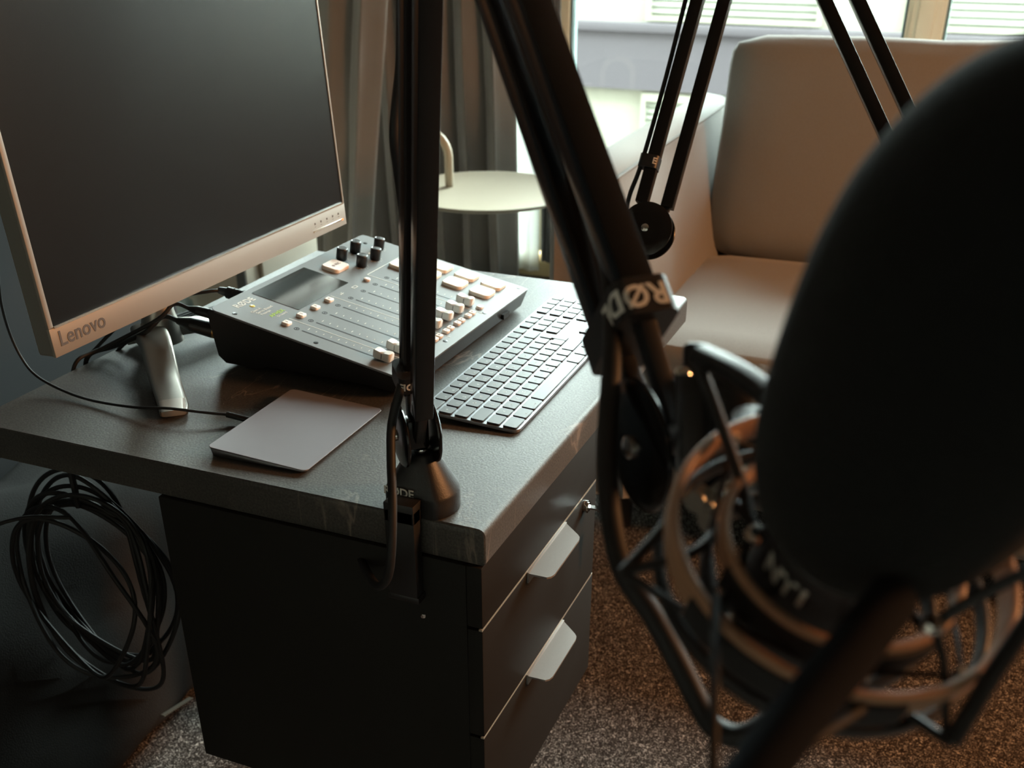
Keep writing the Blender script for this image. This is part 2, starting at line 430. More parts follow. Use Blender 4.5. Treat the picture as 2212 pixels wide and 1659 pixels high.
# ------------------------------------------------------------------ armchair
def cushion(mb, cx, cy, cz, lx, ly, lz, puff, r=.05, M=None, n=14):
    """pillow-like box: rounded corners, faces bulging outward"""
    pre = set(mb.bm.verts)
    g = bmesh.ops.create_cube(mb.bm, size=2)
    es = list({e for v in g['verts'] for e in v.link_edges})
    bmesh.ops.subdivide_edges(mb.bm, edges=es, cuts=n, use_grid_fill=True)
    vs = [v for v in mb.bm.verts if v not in pre]; allf = {f for v in vs for f in v.link_faces}
    h = Vector((lx/2, ly/2, lz/2))
    for v in vs:
        p = v.co.copy()
        q = Vector((p.x*h.x, p.y*h.y, p.z*h.z))
        inn = Vector([max(-(h[k]-r), min(h[k]-r, q[k])) for k in range(3)])
        d = q-inn
        if d.length > 1e-9: q = inn + d.normalized()*min(r, max(d[k] if False else abs(d[k]) for k in range(3)))
        fx = max(0, 1-p.x*p.x); fy = max(0, 1-p.y*p.y); fz = max(0, 1-p.z*p.z)
        q.x += math.copysign(1, p.x)*puff[0]*(fy*fz)**.6*abs(p.x)**3
        q.y += math.copysign(1, p.y)*puff[1]*(fx*fz)**.6*abs(p.y)**3
        q.z += math.copysign(1, p.z)*puff[2]*(fx*fy)**.6*abs(p.z)**3
        w = noise.noise(q*6+Vector((cx*7, cy*5, 0)))*.006
        v.co = q + q.normalized()*w + Vector((cx, cy, cz))
    return mb._fin(vs, list(allf), M)
ac = empty('armchair', T((1.75, -.25, 0)), 'large grey fabric armchair with loose back cushion in front of the window', 'armchair')
def apart(name, mb, m, par=None):
    o = mb.build(name, m, par or ac, ang=60)
    if not par: o.matrix_parent_inverse = ac.matrix_world.inverted()
    return o
SX0, SX1 = 1.20, 1.78
m = MB(); m.box(1.24, 2.20, -.93, .30, .12, .33, bev=.03, seg=3); apart('base', m, SOFA)
m = MB(); cushion(m, 1.52, -.345, .405, .66, 1.17, .165, (.012, .0, .012), r=.035)
cu = apart('seat_cushion', m, SOFA)
m = MB(); m.tube([(1.187, y, .435) for y in [-.91+1.10*i/20 for i in range(21)]], .0035, 8); apart('piping', m, PIPING, cu)
m = MB(); A = T((2.0, -.335, .695)) @ Matrix.Rotation(math.radians(13), 4, 'Y')
cushion(m, 0, 0, 0, .19, 1.16, .50, (.025, .0, .012), r=.05, M=A)
cb = apart('back_cushion', m, SOFA)
m = MB()
m.tube([A @ Vector((.075, y, .262+.005*math.sin(y*9))) for y in [-.55+1.10*i/24 for i in range(25)]], .004, 8)
m.tube([A @ Vector((.075, .575, z)) for z in [-.20+.42*i/12 for i in range(13)]], .004, 8)
apart('piping', m, PIPING, cb)
def arm_block(y_in0, y_in1, y_out, sgn):
    """arm with an inner face that leans outward towards the top"""
    mb = MB(); prof = [(y_in0, .12), (y_in0, .45), (y_in1, .745), (y_in1+sgn*.012, .768), (y_in1+sgn*.03, .776), (y_out-sgn*.03, .782), (y_out-sgn*.01, .772), (y_out, .74), (y_out, .12)]
    rings = []
    for (x, s) in ((1.235, .0), (1.228, .012), (1.23, .02), (1.26, 0.0)):
        pass
    xs = [(1.225, .03), (1.215, .012), (1.225, 0.0), (1.5, 0), (1.8, 0), (2.1, 0), (2.26, 0), (2.285, .012), (2.29, .03)]
    cy = (y_in0+y_out)/2
    for i, (x, ins) in enumerate(xs):
        xx = 1.20+(x-1.215) if i < 3 else x
        rr = []
        for (y, z) in prof:
            yy = y + (cy-y)*ins/.09; zz = z-ins*.8 if z > .5 else z
            wob = .004*noise.noise(Vector((x*6, y*9, z*7)))
            rr.append(mb.bm.verts.new((xx, yy+wob, zz+wob)))
        rings.append(rr)
    n = len(prof)
    for a, b in zip(rings, rings[1:]):
        for k in range(n): mb.bm.faces.new([a[k], a[(k+1) % n], b[(k+1) % n], b[k]])
    mb.bm.faces.new(rings[0]); mb.bm.faces.new(rings[-1][::-1])
    bmesh.ops.recalc_face_normals(mb.bm, faces=mb.bm.faces[:])
    return mb
ar = apart('armrest', arm_block(.205, .285, .395, 1), SOFA)
m = MB(); m.tube([(x, .288+.002*math.sin(x*9), .766) for x in [1.22+.95*i/20 for i in range(21)]], .0028, 8); apart('seam', m, PIPING, ar)
apart('armrest', arm_block(-.935, -1.01, -1.12, -1), SOFA)
m = MB(); m.box(2.12, 2.30, -.94, .22, .12, .80, bev=.03, seg=3); apart('back_frame', m, SOFA)
for (x, y) in ((1.30, .24), (1.30, -1.0), (2.2, .24), (2.2, -1.0)):
    m = MB(); m.cyl((x, y, 0), (x, y, .125), .014, .02, 16); apart('leg', m, SATIN)

# ------------------------------------------------------------------ round side table
st = empty('side_table', T((2.14, .945, 0)), 'round cream metal side table with a hoop handle through its top', 'side table')
def lpart(root, name, mb, m, par=None, label=None):
    return mb.build(name, m, par or root, label=label)
m = MB(); m.lathe([(0, .494), (0.237, .494), (0.243, .4975), (0.245, .501), (0.243, .5045), (0.239, .5045), (0.236, .5025), (0, .5025)], 72); lpart(st, 'table_top', m, TABLEC)
m = MB(); pth = [(0, .035, .36)]+[(0, .035+.0, .60)]
hy0, hy1 = .095, .228
pp = [(0, hy0, .495), (0, hy0, .585)]+[(0, hy0+(hy1-hy0)/2-(hy1-hy0)/2*math.cos(a), .585+(hy1-hy0)/2*math.sin(a)) for a in [PI*k/12 for k in range(1, 12)]]+[(0, hy1, .585), (0, hy1, .495)]
pp = [(x, y+.022, z) for x, y, z in pp]
m.tube(pp, .0125, 16); lpart(st, 'handle', m, TABLEC)
m = MB(); m.cyl((0, .205, .01), (0, .205, .494), .013, n=24); lpart(st, 'column', m, TABLEC)
m = MB(); m.lathe([(0, 0), (.13, 0), (.135, .006), (.13, .012), (.03, .02), (0, .02)], 48, M=T((0, .16, 0))); lpart(st, 'base', m, TABLEC)

# ------------------------------------------------------------------ white cabinet, pale bag, felt partition behind the desk
cb = empty('cabinet', T((1.75, 1.52, 0)), 'white floor cabinet partly hidden behind the monitor, side catching orange lamp light', 'cabinet')
m = MB(); m.box(-.14, .22, -.10, .16, .02, .47, bev=.003); lpart(cb, 'body', m, CABW)
m = MB(); m.box(-.08, .20, -.114, -.101, .03, .46, bev=.003); lpart(cb, 'door', m, CABW)
m = MB(); m.box(-.145, -.1405, -.098, -.07, .03, .46, bev=.001); lpart(cb, 'edge_strip', m, mat('edge_grey', (96, 98, 96), rough=.6, noise_amt=.03))
def blob(mb, c, r, sc, amp, fr, sub=4, seed=0):
    g = bmesh.ops.create_icosphere(mb.bm, subdivisions=sub, radius=1)
    for v in g['verts']:
        n = v.co.normalized(); d = noise.noise(n*fr+Vector((seed, 0, 0)))*amp + noise.noise(n*fr*2.7+Vector((0, seed, 0)))*amp*.6
        v.co = Vector((n.x*sc[0], n.y*sc[1], n.z*sc[2]))*(r*(1+d)) + Vector(c)
    return mb
m = MB(); blob(m, (1.46, 1.60, .19), .12, (.8, .6, 1.6), .28, 4.5, seed=3); o = m.build('plastic_bag', BAGB, ang=22)
for v in o.data.vertices: v.co.z = max(v.co.z, .001)
tag(o, 'crumpled pale blue bag on the floor beyond the desk, left of the cabinet', 'bag')
pt = empty('partition_screen', T((.05, 1.02, 0)), 'charcoal felt partition screen standing behind the desk and monitor', 'partition')
m = MB(); m.box(-1.45, .78, -.018, .018, .05, 1.42, bev=.012, seg=3); lpart(pt, 'panel', m, PART)
for x in (-1.1, .55):
    m = MB(); m.box(x-.03, x+.03, -.16, .16, 0, .02, bev=.004); m.box(x-.02, x+.02, -.02, .02, .015, .06); lpart(pt, 'foot', m, SATIN)

# ------------------------------------------------------------------ desk
dk = empty('desk', T((.3545, .305, 0)), 'small desk with a thick dark stone-look top in the middle of the room', 'desk')
def dpart(name, mb, m, par=None, root=dk, label=None, ang=38):
    o = mb.build(name, m, par or root, label=label, ang=ang)
    if not par: o.matrix_parent_inverse = root.matrix_world.inverted()
    return o
L_, D_, TH = .709, .608, .038
# section (y, z) of the top with rolled front edge, extruded along x
r = .0075
sec = [(D_, DZ-TH), (D_, DZ-.001), (D_-.001, DZ)]
sec += [(r-r*math.sin(a), DZ-r+r*math.cos(a)) for a in [PI/2*k/6 for k in range(7)]]
sec += [(0, DZ-TH+.003), (.003, DZ-TH)]
m = MB(); rings = []
for x in (0, .0012, L_-.0012, L_):
    ins = .0012 if x in (0, L_) else 0
    rings.append([m.bm.verts.new((x, y+(ins if y < .3 else -ins), z+(-ins if z > DZ-.02 else ins))) for y, z in sec])
n = len(sec)
for a, b in zip(rings, rings[1:]):
    for k in range(n): m.bm.faces.new([a[k], a[(k+1) % n], b[(k+1) % n], b[k]])
m.bm.faces.new(rings[0]); m.bm.faces.new(rings[-1][::-1]); bmesh.ops.recalc_face_normals(m.bm, faces=m.bm.faces[:])
dpart('desktop', m, STONE)
for x in (.42, .64):
    m = MB(); m.box(x-.02, x+.02, .40, .44, .03, DZ-TH-.03, bev=.003); m.box(x-.025, x+.025, .26, .56, 0, .03, bev=.004); dpart('leg', m, SATIN)
m = MB(); m.box(.36, .69, .38, .46, DZ-TH-.03, DZ-TH-.0005, bev=.003); dpart('cross_rail', m, SATIN)
m = MB(); m.box(.672, .690, .17, .59, .03, DZ-TH-.0005, bev=.002); dpart('light_block_panel', m, BLACKLAM)  # added panel, out of view, stops window light from reaching under the desk

# drawer pedestal hung under the top
pd = empty('drawer_pedestal', T((.16, .18, .358)), 'black two-drawer pedestal hung under the near end of the desk', 'drawer unit')
P0, P1, PB, PT_ = -.004, .3275, .358, DZ-TH-.0005
def ppart(name, mb, m, par=None, label=None): return dpart(name, mb, m, par, pd, label)
m = MB()
m.box(P0, P0+.016, .0181, .362, PB, PT_, bev=.001); m.box(P1-.016, P1, .0181, .362, PB, PT_, bev=.001)
m.box(P0+.016, P1-.016, .0181, .362, PB, PB+.012); m.box(P0+.016, P1-.016, .0181, .362, PT_-.012, PT_); m.box(P0+.016, P1-.016, .35, .362, PB+.012, PT_-.012)
ppart('carcass', m, BLACKLAM)
def front(name, z0, z1):
    m = MB(); m.box(P0, P1, .002, .018, z0, z1, bev=.0012); return ppart(name, m, BLACKLAM)
front('top_panel', .6345, PT_)
d1 = front('drawer', .5035, .6315); d2 = front('drawer', PB-.001, .5005)
for z, dd in ((.6325, d1), (.5015, d2)):
    m = MB(); m.box(P0, P1, .0025, .006, z-.0009, z+.0012); ppart('edge_trim', m, mat('pale_edge', (200, 196, 184), rough=.35, metal=.5, noise_amt=.02), dd)
for z0, x0, d in ((.6315, .1075, d1), (.4995, .1085, d2)):
    W_ = .113
    m = MB()
    # tab handle: hooks over the drawer edge, flares out and down; outer corners rounded
    out = [(0, 0), (.030, -.001), (.036, -.001), (.0385, -.004)]
    prof = [(0, 0), (0.0, .0)]
    pts = [(0, 0), (W_, 0), (W_-.0185, .0215), (W_-.0225, .0248), (W_-.028, .0262), (.0110, .0262), (.0050, .0245), (.0015, .021)]
    M = frame((x0, .002, z0), Vector((1, 0, 0)), Vector((0, -1, -.03)).normalized(), Vector((0, .03, -1)).normalized())
    m.prism(pts, 0, .0022, M=M); m.box(x0, x0+W_, .0, .004, z0-.012, z0+.001, bev=.0004)
    ppart('handle', m, GREYMET, d, 'light grey bent metal tab handle')
m = MB(); m.cyl((.2845, .003, .6195), (.2845, -.003, .6195), .0075, n=24); m.cyl((.2845, -.003, .6195), (.2845, -.0045, .6195), .0055, n=24); ppart('lock', m, CHROME)
# keys
ky = empty('key', T((.2845, -.004, .6195)), 'shiny key standing in the pedestal lock with a spare hanging from it', 'key')
m = MB(); m.box(-.0035, .0035, -.012, 0, -.001, .001); m.box(-.006, .006, -.016, -.012, -.001, .001)
m.prism(arc_rect(.017, .017, .006, 5), -.001, .001, M=T((0, -.0245, 0)), bev=.0004)
lpart(ky, 'key_blade', m, CHROME)
m = MB(); m.tube([(.0, -.029+.010*math.cos(a)*.5, -.010+.010*math.sin(a)) for a in [2*PI*k/24 for k in range(24)]], .0006, 6, closed=True); lpart(ky, 'key_ring', m, CHROME)
m = MB(); m.prism(arc_rect(.016, .017, .006, 5), -.001, .001, M=T((.001, -.029, -.028)) @ Matrix.Rotation(PI/2, 4, 'X')); m.box(-.0025, .0045, -.030, -.028, -.062, -.036); lpart(ky, 'spare_key', m, mat('worn_nickel', (150, 140, 128), rough=.3, metal=1, noise_amt=.1))

# ------------------------------------------------------------------ monitor
MX0, MX1, MY, MZ = -.0155, .5285, .4455, .842
tilt = math.radians(3.6)
mon = empty('monitor', T((.2565, .52, DZ)), 'large dark-screened monitor in a champagne silver frame on a Y-shaped metal stand', 'monitor')
MM = T((MX0, MY, MZ)) @ Matrix.Rotation(-tilt, 4, 'X') @ Matrix.Rotation(math.radians(-.7), 4, 'Z')      # x along width, z up the screen
MW, MH, MT = .5445, .345, .021
def mpart(name, mb, m, par=None, label=None, ang=38):
    return dpart(name, mb, m, par, mon, label, ang)
XZ = Matrix(((1, 0, 0, 0), (0, 0, 1, 0), (0, 1, 0, 0), (0, 0, 0, 1)))                                  # prism xy -> xz, extrude +y
m = MB(); m.prism([(x, z) for x, z in arc_rect(MW, MH, .004, 3, MW/2, MH/2)][::1], .0035, MT, M=MM @ XZ); bmesh.ops.recalc_face_normals(m.bm, faces=m.bm.faces[:])
back = mpart('back_cover', m, mat('silver_back', (150, 148, 142), rough=.4, metal=.4, noise_amt=.02))
m = MB(); BZ = .0285                                                                                   # bottom bezel height
m.box(0, MW, 0, .004, 0, BZ, M=MM, bev=.0008); m.box(0, .0065, 0, .004, BZ, MH, M=MM, bev=.0008)
m.box(MW-.0035, MW, 0, .004, BZ, MH, M=MM, bev=.0006); m.box(0, MW, 0, .004, MH-.004, MH, M=MM, bev=.0006)
bz = mpart('bezel', m, SILVER, label='champagne silver bezel, widest along the bottom')
m = MB(); m.box(.0065, MW-.0035, -.0012, .0008, BZ-.0008, BZ+.0012, M=MM); mpart('bezel_edge', m, mat('bright_edge', (240, 236, 226), rough=.2, metal=.8, noise_amt=.01), bz)
m = MB(); m.box(.0065, MW-.0035, .0012, .0036, BZ, MH-.004, M=MM); mpart('screen', m, MONSCR)
m = MB(); m.mesh(text_mesh('Lenovo', .0215, bold=.012, ext=.0002), M=MM @ T((.041, -.0002, .0155)) @ Matrix.Rotation(PI/2, 4, 'X'))
mpart('lettering', m, mat('grey_print', (92, 84, 80), rough=.5, noise_amt=.02), bz)
m = MB(); m.box(MW-.082, MW-.010, -.0012, .0004, .0075, .0098, M=MM, bev=.0006); mpart('button_strip', m, mat('bright_edge', (0, 0, 0)), bz)
m = MB(); m.box(MW-.0125, MW-.0098, -.0016, -.0008, .0078, .0096, M=MM); mpart('power_light', m, mat('orange_led', (230, 120, 40), rough=.3, emit=(255, 120, 40), estr=1.5), bz)
m = MB()
for i in range(5):
    xx = MW-.076+i*.0145
    m.box(xx-.0012, xx+.0012, -.0003, .0003, .0165, .0190, M=MM); 
    m.box(xx-.0012, xx+.0012, -.0003, .0003, .0136, .0140, M=MM)
mpart('button_icon', m, MATS['grey_print'], bz)
# stand: riser and Y foot
HX, HY = .262, .548
m = MB()
def taper(mb, path, ws, hs, up=Vector((0, 0, 1))):
    P = [Vector(p) for p in path]; rings = []
    for i, p in enumerate(P):
        t = (P[min(i+1, len(P)-1)]-P[max(i-1, 0)]).normalized(); s = t.cross(up).normalized(); u = s.cross(t).normalized()
        w, h = ws[i], hs[i]; out = []
        for k in range(16):
            a = 2*PI*k/16; cx = math.copysign(abs(math.cos(a))**.45, math.cos(a)); sy = math.copysign(abs(math.sin(a))**.45, math.sin(a))
            out.append(mb.bm.verts.new(p+s*cx*w/2+u*sy*h/2))
        rings.append(out)
    for a, b in zip(rings, rings[1:]):
        for k in range(16): mb.bm.faces.new([a[k], a[(k+1) % 16], b[(k+1) % 16], b[k]])
    mb.bm.faces.new(rings[0][::-1]); mb.bm.faces.new(rings[-1])
    bmesh.ops.recalc_face_normals(mb.bm, faces=mb.bm.faces[:])
pa = smoothpath([(HX-.02, HY+.012, DZ+.028), (HX-.045, HY-.02, DZ+.026), (.165, .478, DZ+.013), (.112, .425, DZ+.0065), (.0955, .411, DZ+.0045)], 5)
k = len(pa); taper(m, pa, [.040-.010*i/(k-1) for i in range(k)], [.022-.014*min(1, i/(k-1)*1.2) for i in range(k)])
lg = mpart('foot_arm', m, STEEL, ang=60)
m = MB(); d = (Vector((.0955, .411, 0))-Vector((.112, .425, 0))).normalized()
pq = [(.112, .4255, DZ+.008), (.092, .408, DZ+.006)]
taper(m, pq, [.029, .026], [.0085, .007]); mpart('foot_cap', m, mat('pale_cap', (196, 190, 182), rough=.3, metal=.6, noise_amt=.02), lg)
m = MB(); pa = smoothpath([(HX-.01, HY+.012, DZ+.028), (HX+.02, HY-.008, DZ+.024), (.355, .506, DZ+.013), (.415, .478, DZ+.007)], 5)
k = len(pa); taper(m, pa, [.038-.012*i/(k-1) for i in range(k)], [.022-.014*min(1, i/(k-1)*1.2) for i in range(k)]); mpart('foot_arm', m, STEEL, ang=60)
m = MB(); pa = smoothpath([(HX-.005, HY-.005, DZ+.022), (HX, HY+.02, DZ+.018), (HX, HY+.05, DZ+.006)], 4); k = len(pa)
taper(m, pa, [.036]*k, [.02-.012*i/(k-1) for i in range(k)]); mpart('foot_arm', m, STEEL, ang=60)
m = MB(); m.lathe([(.026, DZ+.012), (.024, DZ+.03), (.019, DZ+.05), (.0175, DZ+.12), (.0175, DZ+.30)], 28, M=T((HX-.004, HY+.004, 0))); mpart('riser', m, STEEL)
m = MB(); m.box(HX-.045, HX+.045, .475, .535, .96, 1.05, bev=.008); mpart('mount_block', m, SATIN)

# ------------------------------------------------------------------ mixing console
mq = (0.2266, 0.1965, -0.0168, 0.0271, 0.0738, 0.3526, 0.2569)
MWd = mq[5]; rise = mq[4]-mq[3]; slope = math.atan2(rise, mq[6]); MD = math.hypot(mq[6], rise)
ROOT = T((mq[0], mq[1], DZ)) @ Rz(mq[2])
mx = empty('audio_mixer', ROOT, 'grey podcast mixing console with faders and pale square pads beside the keyboard', 'mixer')
PL = T((0, 0, mq[3])) @ Matrix.Rotation(slope, 4, 'X')            # panel frame in console space: x, y up the panel, z out
def xpart(name, mb, m, par=None, label=None, ang=38): return mb.build(name, m, par or mx, label=label, ang=ang)
# body: side profile (y, z)
m = MB()
D2 = mq[6]
prof = [(.000, mq[3]-.0005), (D2, mq[4]-.0005), (D2+.004, mq[4]-.006), (D2+.004, .012), (D2-.006, .004), (D2-.05, .003), (D2-.065, .008), (.055, .008), (.022, .004), (.006, .006)]
rings = []
for (x, i2) in ((0, .004), (.004, 0), (MWd-.004, 0), (MWd, .004)):
    rings.append([m.bm.verts.new((x+(.010 if (z < .02 and x < .1) else (-.010 if z < .02 else 0)), y*(1-i2*1.5)+i2*.2, z)) for y, z in prof])
n = len(prof)
for a, b in zip(rings, rings[1:]):
    for k in range(n): m.bm.faces.new([a[k], a[(k+1) % n], b[(k+1) % n], b[k]])
m.bm.faces.new(rings[0]); m.bm.faces.new(rings[-1][::-1]); bmesh.ops.recalc_face_normals(m.bm, faces=m.bm.faces[:])
xpart('housing', m, mat('mixer_housing', (34, 35, 36), rough=.45, bump=.15, bump_scale=900))
m = MB(); m.prism(arc_rect(MWd, MD, .010, 6, MWd/2, MD/2), -.0022, 0, M=PL, bev=.0006); xpart('top_panel', m, PANEL)
for (x, y) in ((.03, .03), (MWd-.05, .03), (.03, D2-.03), (MWd-.05, D2-.03)):
    m = MB(); m.lathe([(0, 0), (.010, 0), (.011, .002), (.011, .009), (0, .009)], 20, M=T((x, y, 0))); xpart('rubber_foot', m, RUBBER)
MMm = .001
def pbox(mb, u, v, w, h, z0, z1, bev=0, rot=0):
    return mb.prism(arc_rect(w*MMm, h*MMm, min(w, h)*.22*MMm, 4), z0*MMm, z1*MMm, M=PL @ T((u*MMm, v*MMm, 0)) @ Rz(rot), bev=bev*MMm)
m = MB(); m.prism(arc_rect(.1155, .0675, .001, 2), 0, .0004, M=PL @ T((.129, .218, 0))); xpart('touch_screen', m, SCREENG)
m = MB(); pbox(m, 217, 223, 33, 27, 0, 4.5, bev=1.6); rec = xpart('record_button', m, CREAMBTN, ang=50)
m = MB(); m.lathe([(0, 0), (.0024, 0), (.0024, .00012), (0, .00012)], 20, M=PL @ T((.2115, .2225, .0045))); m.mesh(text_mesh('REC', .0062, bold=.01, ext=.0001), M=PL @ T((.2215, .2225, .0046))); xpart('lettering', m, mat('brown_print', (128, 106, 104), rough=.6, noise_amt=.02), rec)
for (u, v) in ((248.2, 232.3), (284, 232.7), (320, 216.2), (283.2, 200.7), (247.8, 201.3)):
    m = MB(); K = PL @ T((u*MMm, v*MMm, 0))
    pr = [(.0066, 0), (.0070, .001), (.0074, .0015), (.0074, .0145), (.0069, .0158), (.0060, .0160)]
    N = 36; rings = []
    for r0, z in pr:
        rings.append([m.bm.verts.new(K @ Vector((r0*(1-.025*(k % 2)*(z < .0145))*math.cos(2*PI*k/N), r0*(1-.025*(k % 2)*(z < .0145))*math.sin(2*PI*k/N), z))) for k in range(N)])
    for a, b in zip(rings, rings[1:]):
        for k in range(N): m.bm.faces.new([a[k], a[(k+1) % N], b[(k+1) % N], b[k]])
    m.bm.faces.new(rings[-1])
    kn = xpart('knob', m, BLACKPL)
    m = MB(); m.lathe([(.0060, .0160), (.0058, .0163), (.0050, .0158), (.0025, .0151), (0, .0149)], 28, M=K, cap=False); xpart('knob_cap', m, mat('grey_concave_cap', (120, 122, 124), rough=.25, metal=.5, noise_amt=.02), kn)
    m = MB()
    for i in range(9):
        a = math.radians(-60-30*i)
        m.box(-.0003, .0003, .0088, .0103, 0, .00012, M=K @ Rz(a+PI/2-math.radians(60)))
    xpart('dial_mark', m, WHITE)
m = MB(); pbox(m, 296.5, 216.5, 6, 4, 0, .2); xpart('headphone_icon', m, WHITE)
CH = [26.2, 56.4, 86.8, 117.2, 147.6, 178.2, 208.5, 239.0]
for i, u in enumerate(CH):
    m = MB(); m.box((u-.9)*MMm, (u+.9)*MMm, .032, .150, .00005, .00025, M=PL); xpart('fader_slot', m, SLOT)
    m = MB()
    for k in range(11):
        big = k in (0, 4, 8)
        w = 2.2 if big else 1.5
        m.box((u+8.6-w)*MMm, (u+8.6+w)*MMm, (146.6-10.1*k-.42)*MMm, (146.6-10.1*k+.42)*MMm, .0, .00018, M=PL)
    xpart('scale_mark', m, WHITE)
    m = MB(); K = PL @ T((u*MMm, .1575, 0)); m.lathe([(.0024, 0), (.0024, .0002), (.0034, .0002), (.0034, 0)], 24, M=K, cap=False); m.lathe([(0, .0002), (.0010, .0002), (.0010, 0)], 12, M=K, cap=False); xpart('level_ring', m, SLOT)
    m = MB(); K = PL @ T((u*MMm, .0195, 0)); m.lathe([(.0008, 0), (.0008, .0002), (.0014, .0002), (.0014, 0)], 16, M=K, cap=False); xpart('level_ring', m, SLOT)
    # fader cap: waisted block with a concave top
    m = MB(); K = PL @ T((u*MMm, .0425, .0015)); hw, hl = .0058, .0112; N = 12; rings = []
    for z, sc in ((0, .96), (.001, 1), (.0085, 1), (.0098, .9)):
        ring = []
        for sx in (1, -1):
            for k in range(N+1):
                t = (-1+2*k/N)*sx
                y = t*hl
                w = hw*(1-.07*math.exp(-(t/.30)**2))*(1-.25*max(0, abs(t)-.85)/.15)
                dip = (0 if z < .009 else -.0014*math.exp(-(t/.42)**2))-(.0005*math.exp(-(t/.42)**2) if .005 < z < .009 else 0)
                ring.append(m.bm.verts.new(K @ Vector((sx*w*sc, y*(sc if sc < 1 else 1), z+dip))))
        rings.append(ring)
    Q = len(rings[0])
    for a, b in zip(rings, rings[1:]):
        for k in range(Q): m.bm.faces.new([a[k], a[(k+1) % Q], b[(k+1) % Q], b[k]])
    m.bm.faces.new(rings[0][::-1])
    for k in range(N): m.bm.faces.new([rings[-1][k], rings[-1][k+1], rings[-1][Q-2-k], rings[-1][Q-1-k]])
    bmesh.ops.recalc_face_normals(m.bm, faces=m.bm.faces[:])
    fc = xpart('fader_cap', m, CAPW, ang=45)
    m = MB(); m.box(-hw*.93-.00015, hw*.93+.00015, -.00035, .00035, .0008, .0074, M=K); xpart('centre_line', m, SLOT, fc)
for i, u in enumerate((28.3, 59.0, 89.8, 120.6)):
    m = MB(); pbox(m, u, 172.7, 10.6, 9.6, 0, 3.2, bev=1.2); b = xpart('channel_button', m, CREAMBTN, ang=50)
    m = MB(); m.mesh(text_mesh(str(i+1), .0050, bold=.01, ext=.0001), M=PL @ T((u*MMm, .1727, .0033))); xpart('numeral', m, MATS['brown_print'], b)
m = MB(); m.lathe([(0, 0), (.0043, 0), (.0045, .001), (.0043, .0026), (.0032, .0032), (0, .0030)], 24, M=PL @ T((.2113, .1716, 0))); xpart('wireless_button', m, CREAMBTN)
m = MB()
for (a, b2, c2, d2) in ((-4.2, 4.2, 1.9, 2.5), (-4.2, 4.2, -2.5, -1.9), (-5, -3.4, -2.5, 2.5), (3.4, 5, -2.5, 2.5)): m.box((181+a)*MMm, (181+b2)*MMm, (172+c2)*MMm, (172+d2)*MMm, 0, .0002, M=PL)
xpart('phone_icon', m, WHITE)
m = MB(); m.box(.1475, .1545, .1718, .1726, 0, .0002, M=PL); m.box(.150, .1507, .1700, .1745, 0, .0002, M=PL @ T((0, 0, 0))); m.lathe([(0, .0002), (.0012, .0002), (.0012, 0)], 12, M=PL @ T((.1478, .1722, 0)), cap=False); m.box(.1518, .1535, .1740, .1752, 0, .0002, M=PL); xpart('usb_icon', m, WHITE)
for r_ in range(4):
    for c_ in range(2):
        m = MB(); pbox(m, 288.6+36*c_, 41+40.3*r_, 30.5, 29.5, 0, 4.2, bev=1.3)
        xpart('sound_pad', m, mat('pad_silicone', (246, 234, 218), rough=.5, noise_amt=.02), ang=50)
for i in range(7):
    u0 = 28.2+30.65*i
    for du in (-5.8, 5.9):
        m = MB(); pbox(m, u0+du, 22.0, 9.2, 8.2, 0, 3.0, bev=1.1); b = xpart('mini_button', m, CREAMBTN, ang=50)
        m = MB(); m.mesh(text_mesh('S' if du < 0 else 'M', .0040, bold=.01, ext=.0001), M=PL @ T(((u0+du)*MMm, .022, .0031))); xpart('numeral', m, MATS['brown_print'], b)
m = MB(); pbox(m, 242.2, 22.2, 9.2, 8.2, 0, 3.0, bev=1.1); xpart('mini_button', m, CREAMBTN, ang=50)
def pline(mb, pts, w=.45):
    for (a, b2), (c2, d2) in zip(pts, pts[1:]):
        mb.box((min(a, c2)-w)*MMm, (max(a, c2)+w)*MMm, (min(b2, d2)-w)*MMm, (max(b2, d2)+w)*MMm, 0, .0002, M=PL)
m = MB(); pline(m, [(43.3, 179), (43.3, 12)], .5); pline(m, [(135, 178.6), (135, 12)], .5); pline(m, [(228.5, 12), (228.5, 181)], .5); pline(m, [(228.5, 181), (345, 181)], .5); xpart('divider_line', m, WHITE)
for (u, v) in ((9.9, 231.5), (10.5, 121.4), (343.6, 11.0), (232.1, 10.8), (121.4, 11.1), (344.1, 119.9), (324.9, 240.3), (10, 12)):
    m = MB(); K = PL @ T((u*MMm, v*MMm, 0)); m.lathe([(.0029, 0), (.0029, .0003), (.0024, .0004), (0, .0002)], 20, M=K, cap=False); m.box(-.0010, .0010, -.0002, .0002, .0002, .0005, M=K); xpart('panel_screw', m, mat('dark_screw', (40, 41, 43), rough=.3, metal=.8, noise_amt=.02))
m = MB(); m.mesh(text_mesh('RØDE', .0135, bold=.022, ext=.0001), M=PL @ T((.0425, .2415, .0001))); xpart('lettering', m, WHITE, label='large pale maker name on the panel')
m = MB(); m.lathe([(0, .0005), (.0030, .0003), (.0034, 0)], 24, M=PL @ T((.0415, .2295, 0)), cap=False); xpart('gold_dot', m, GOLD)
m = MB()
m.mesh(text_mesh('Class-A', .0058, bold=.012, ext=.0001), M=PL @ T((.0345, .2195, .0001))); m.mesh(text_mesh('Servo Biased', .0058, bold=.012, ext=.0001), M=PL @ T((.0430, .2135, .0001))); m.mesh(text_mesh('Preamps', .0052, bold=.008, ext=.0001), M=PL @ T((.0375, .2078, .0001)))
m.mesh(text_mesh('On board', .0048, bold=.006, ext=.0001), M=PL @ T((.0470, .1915, .0001))); xpart('lettering', m, WHITE)
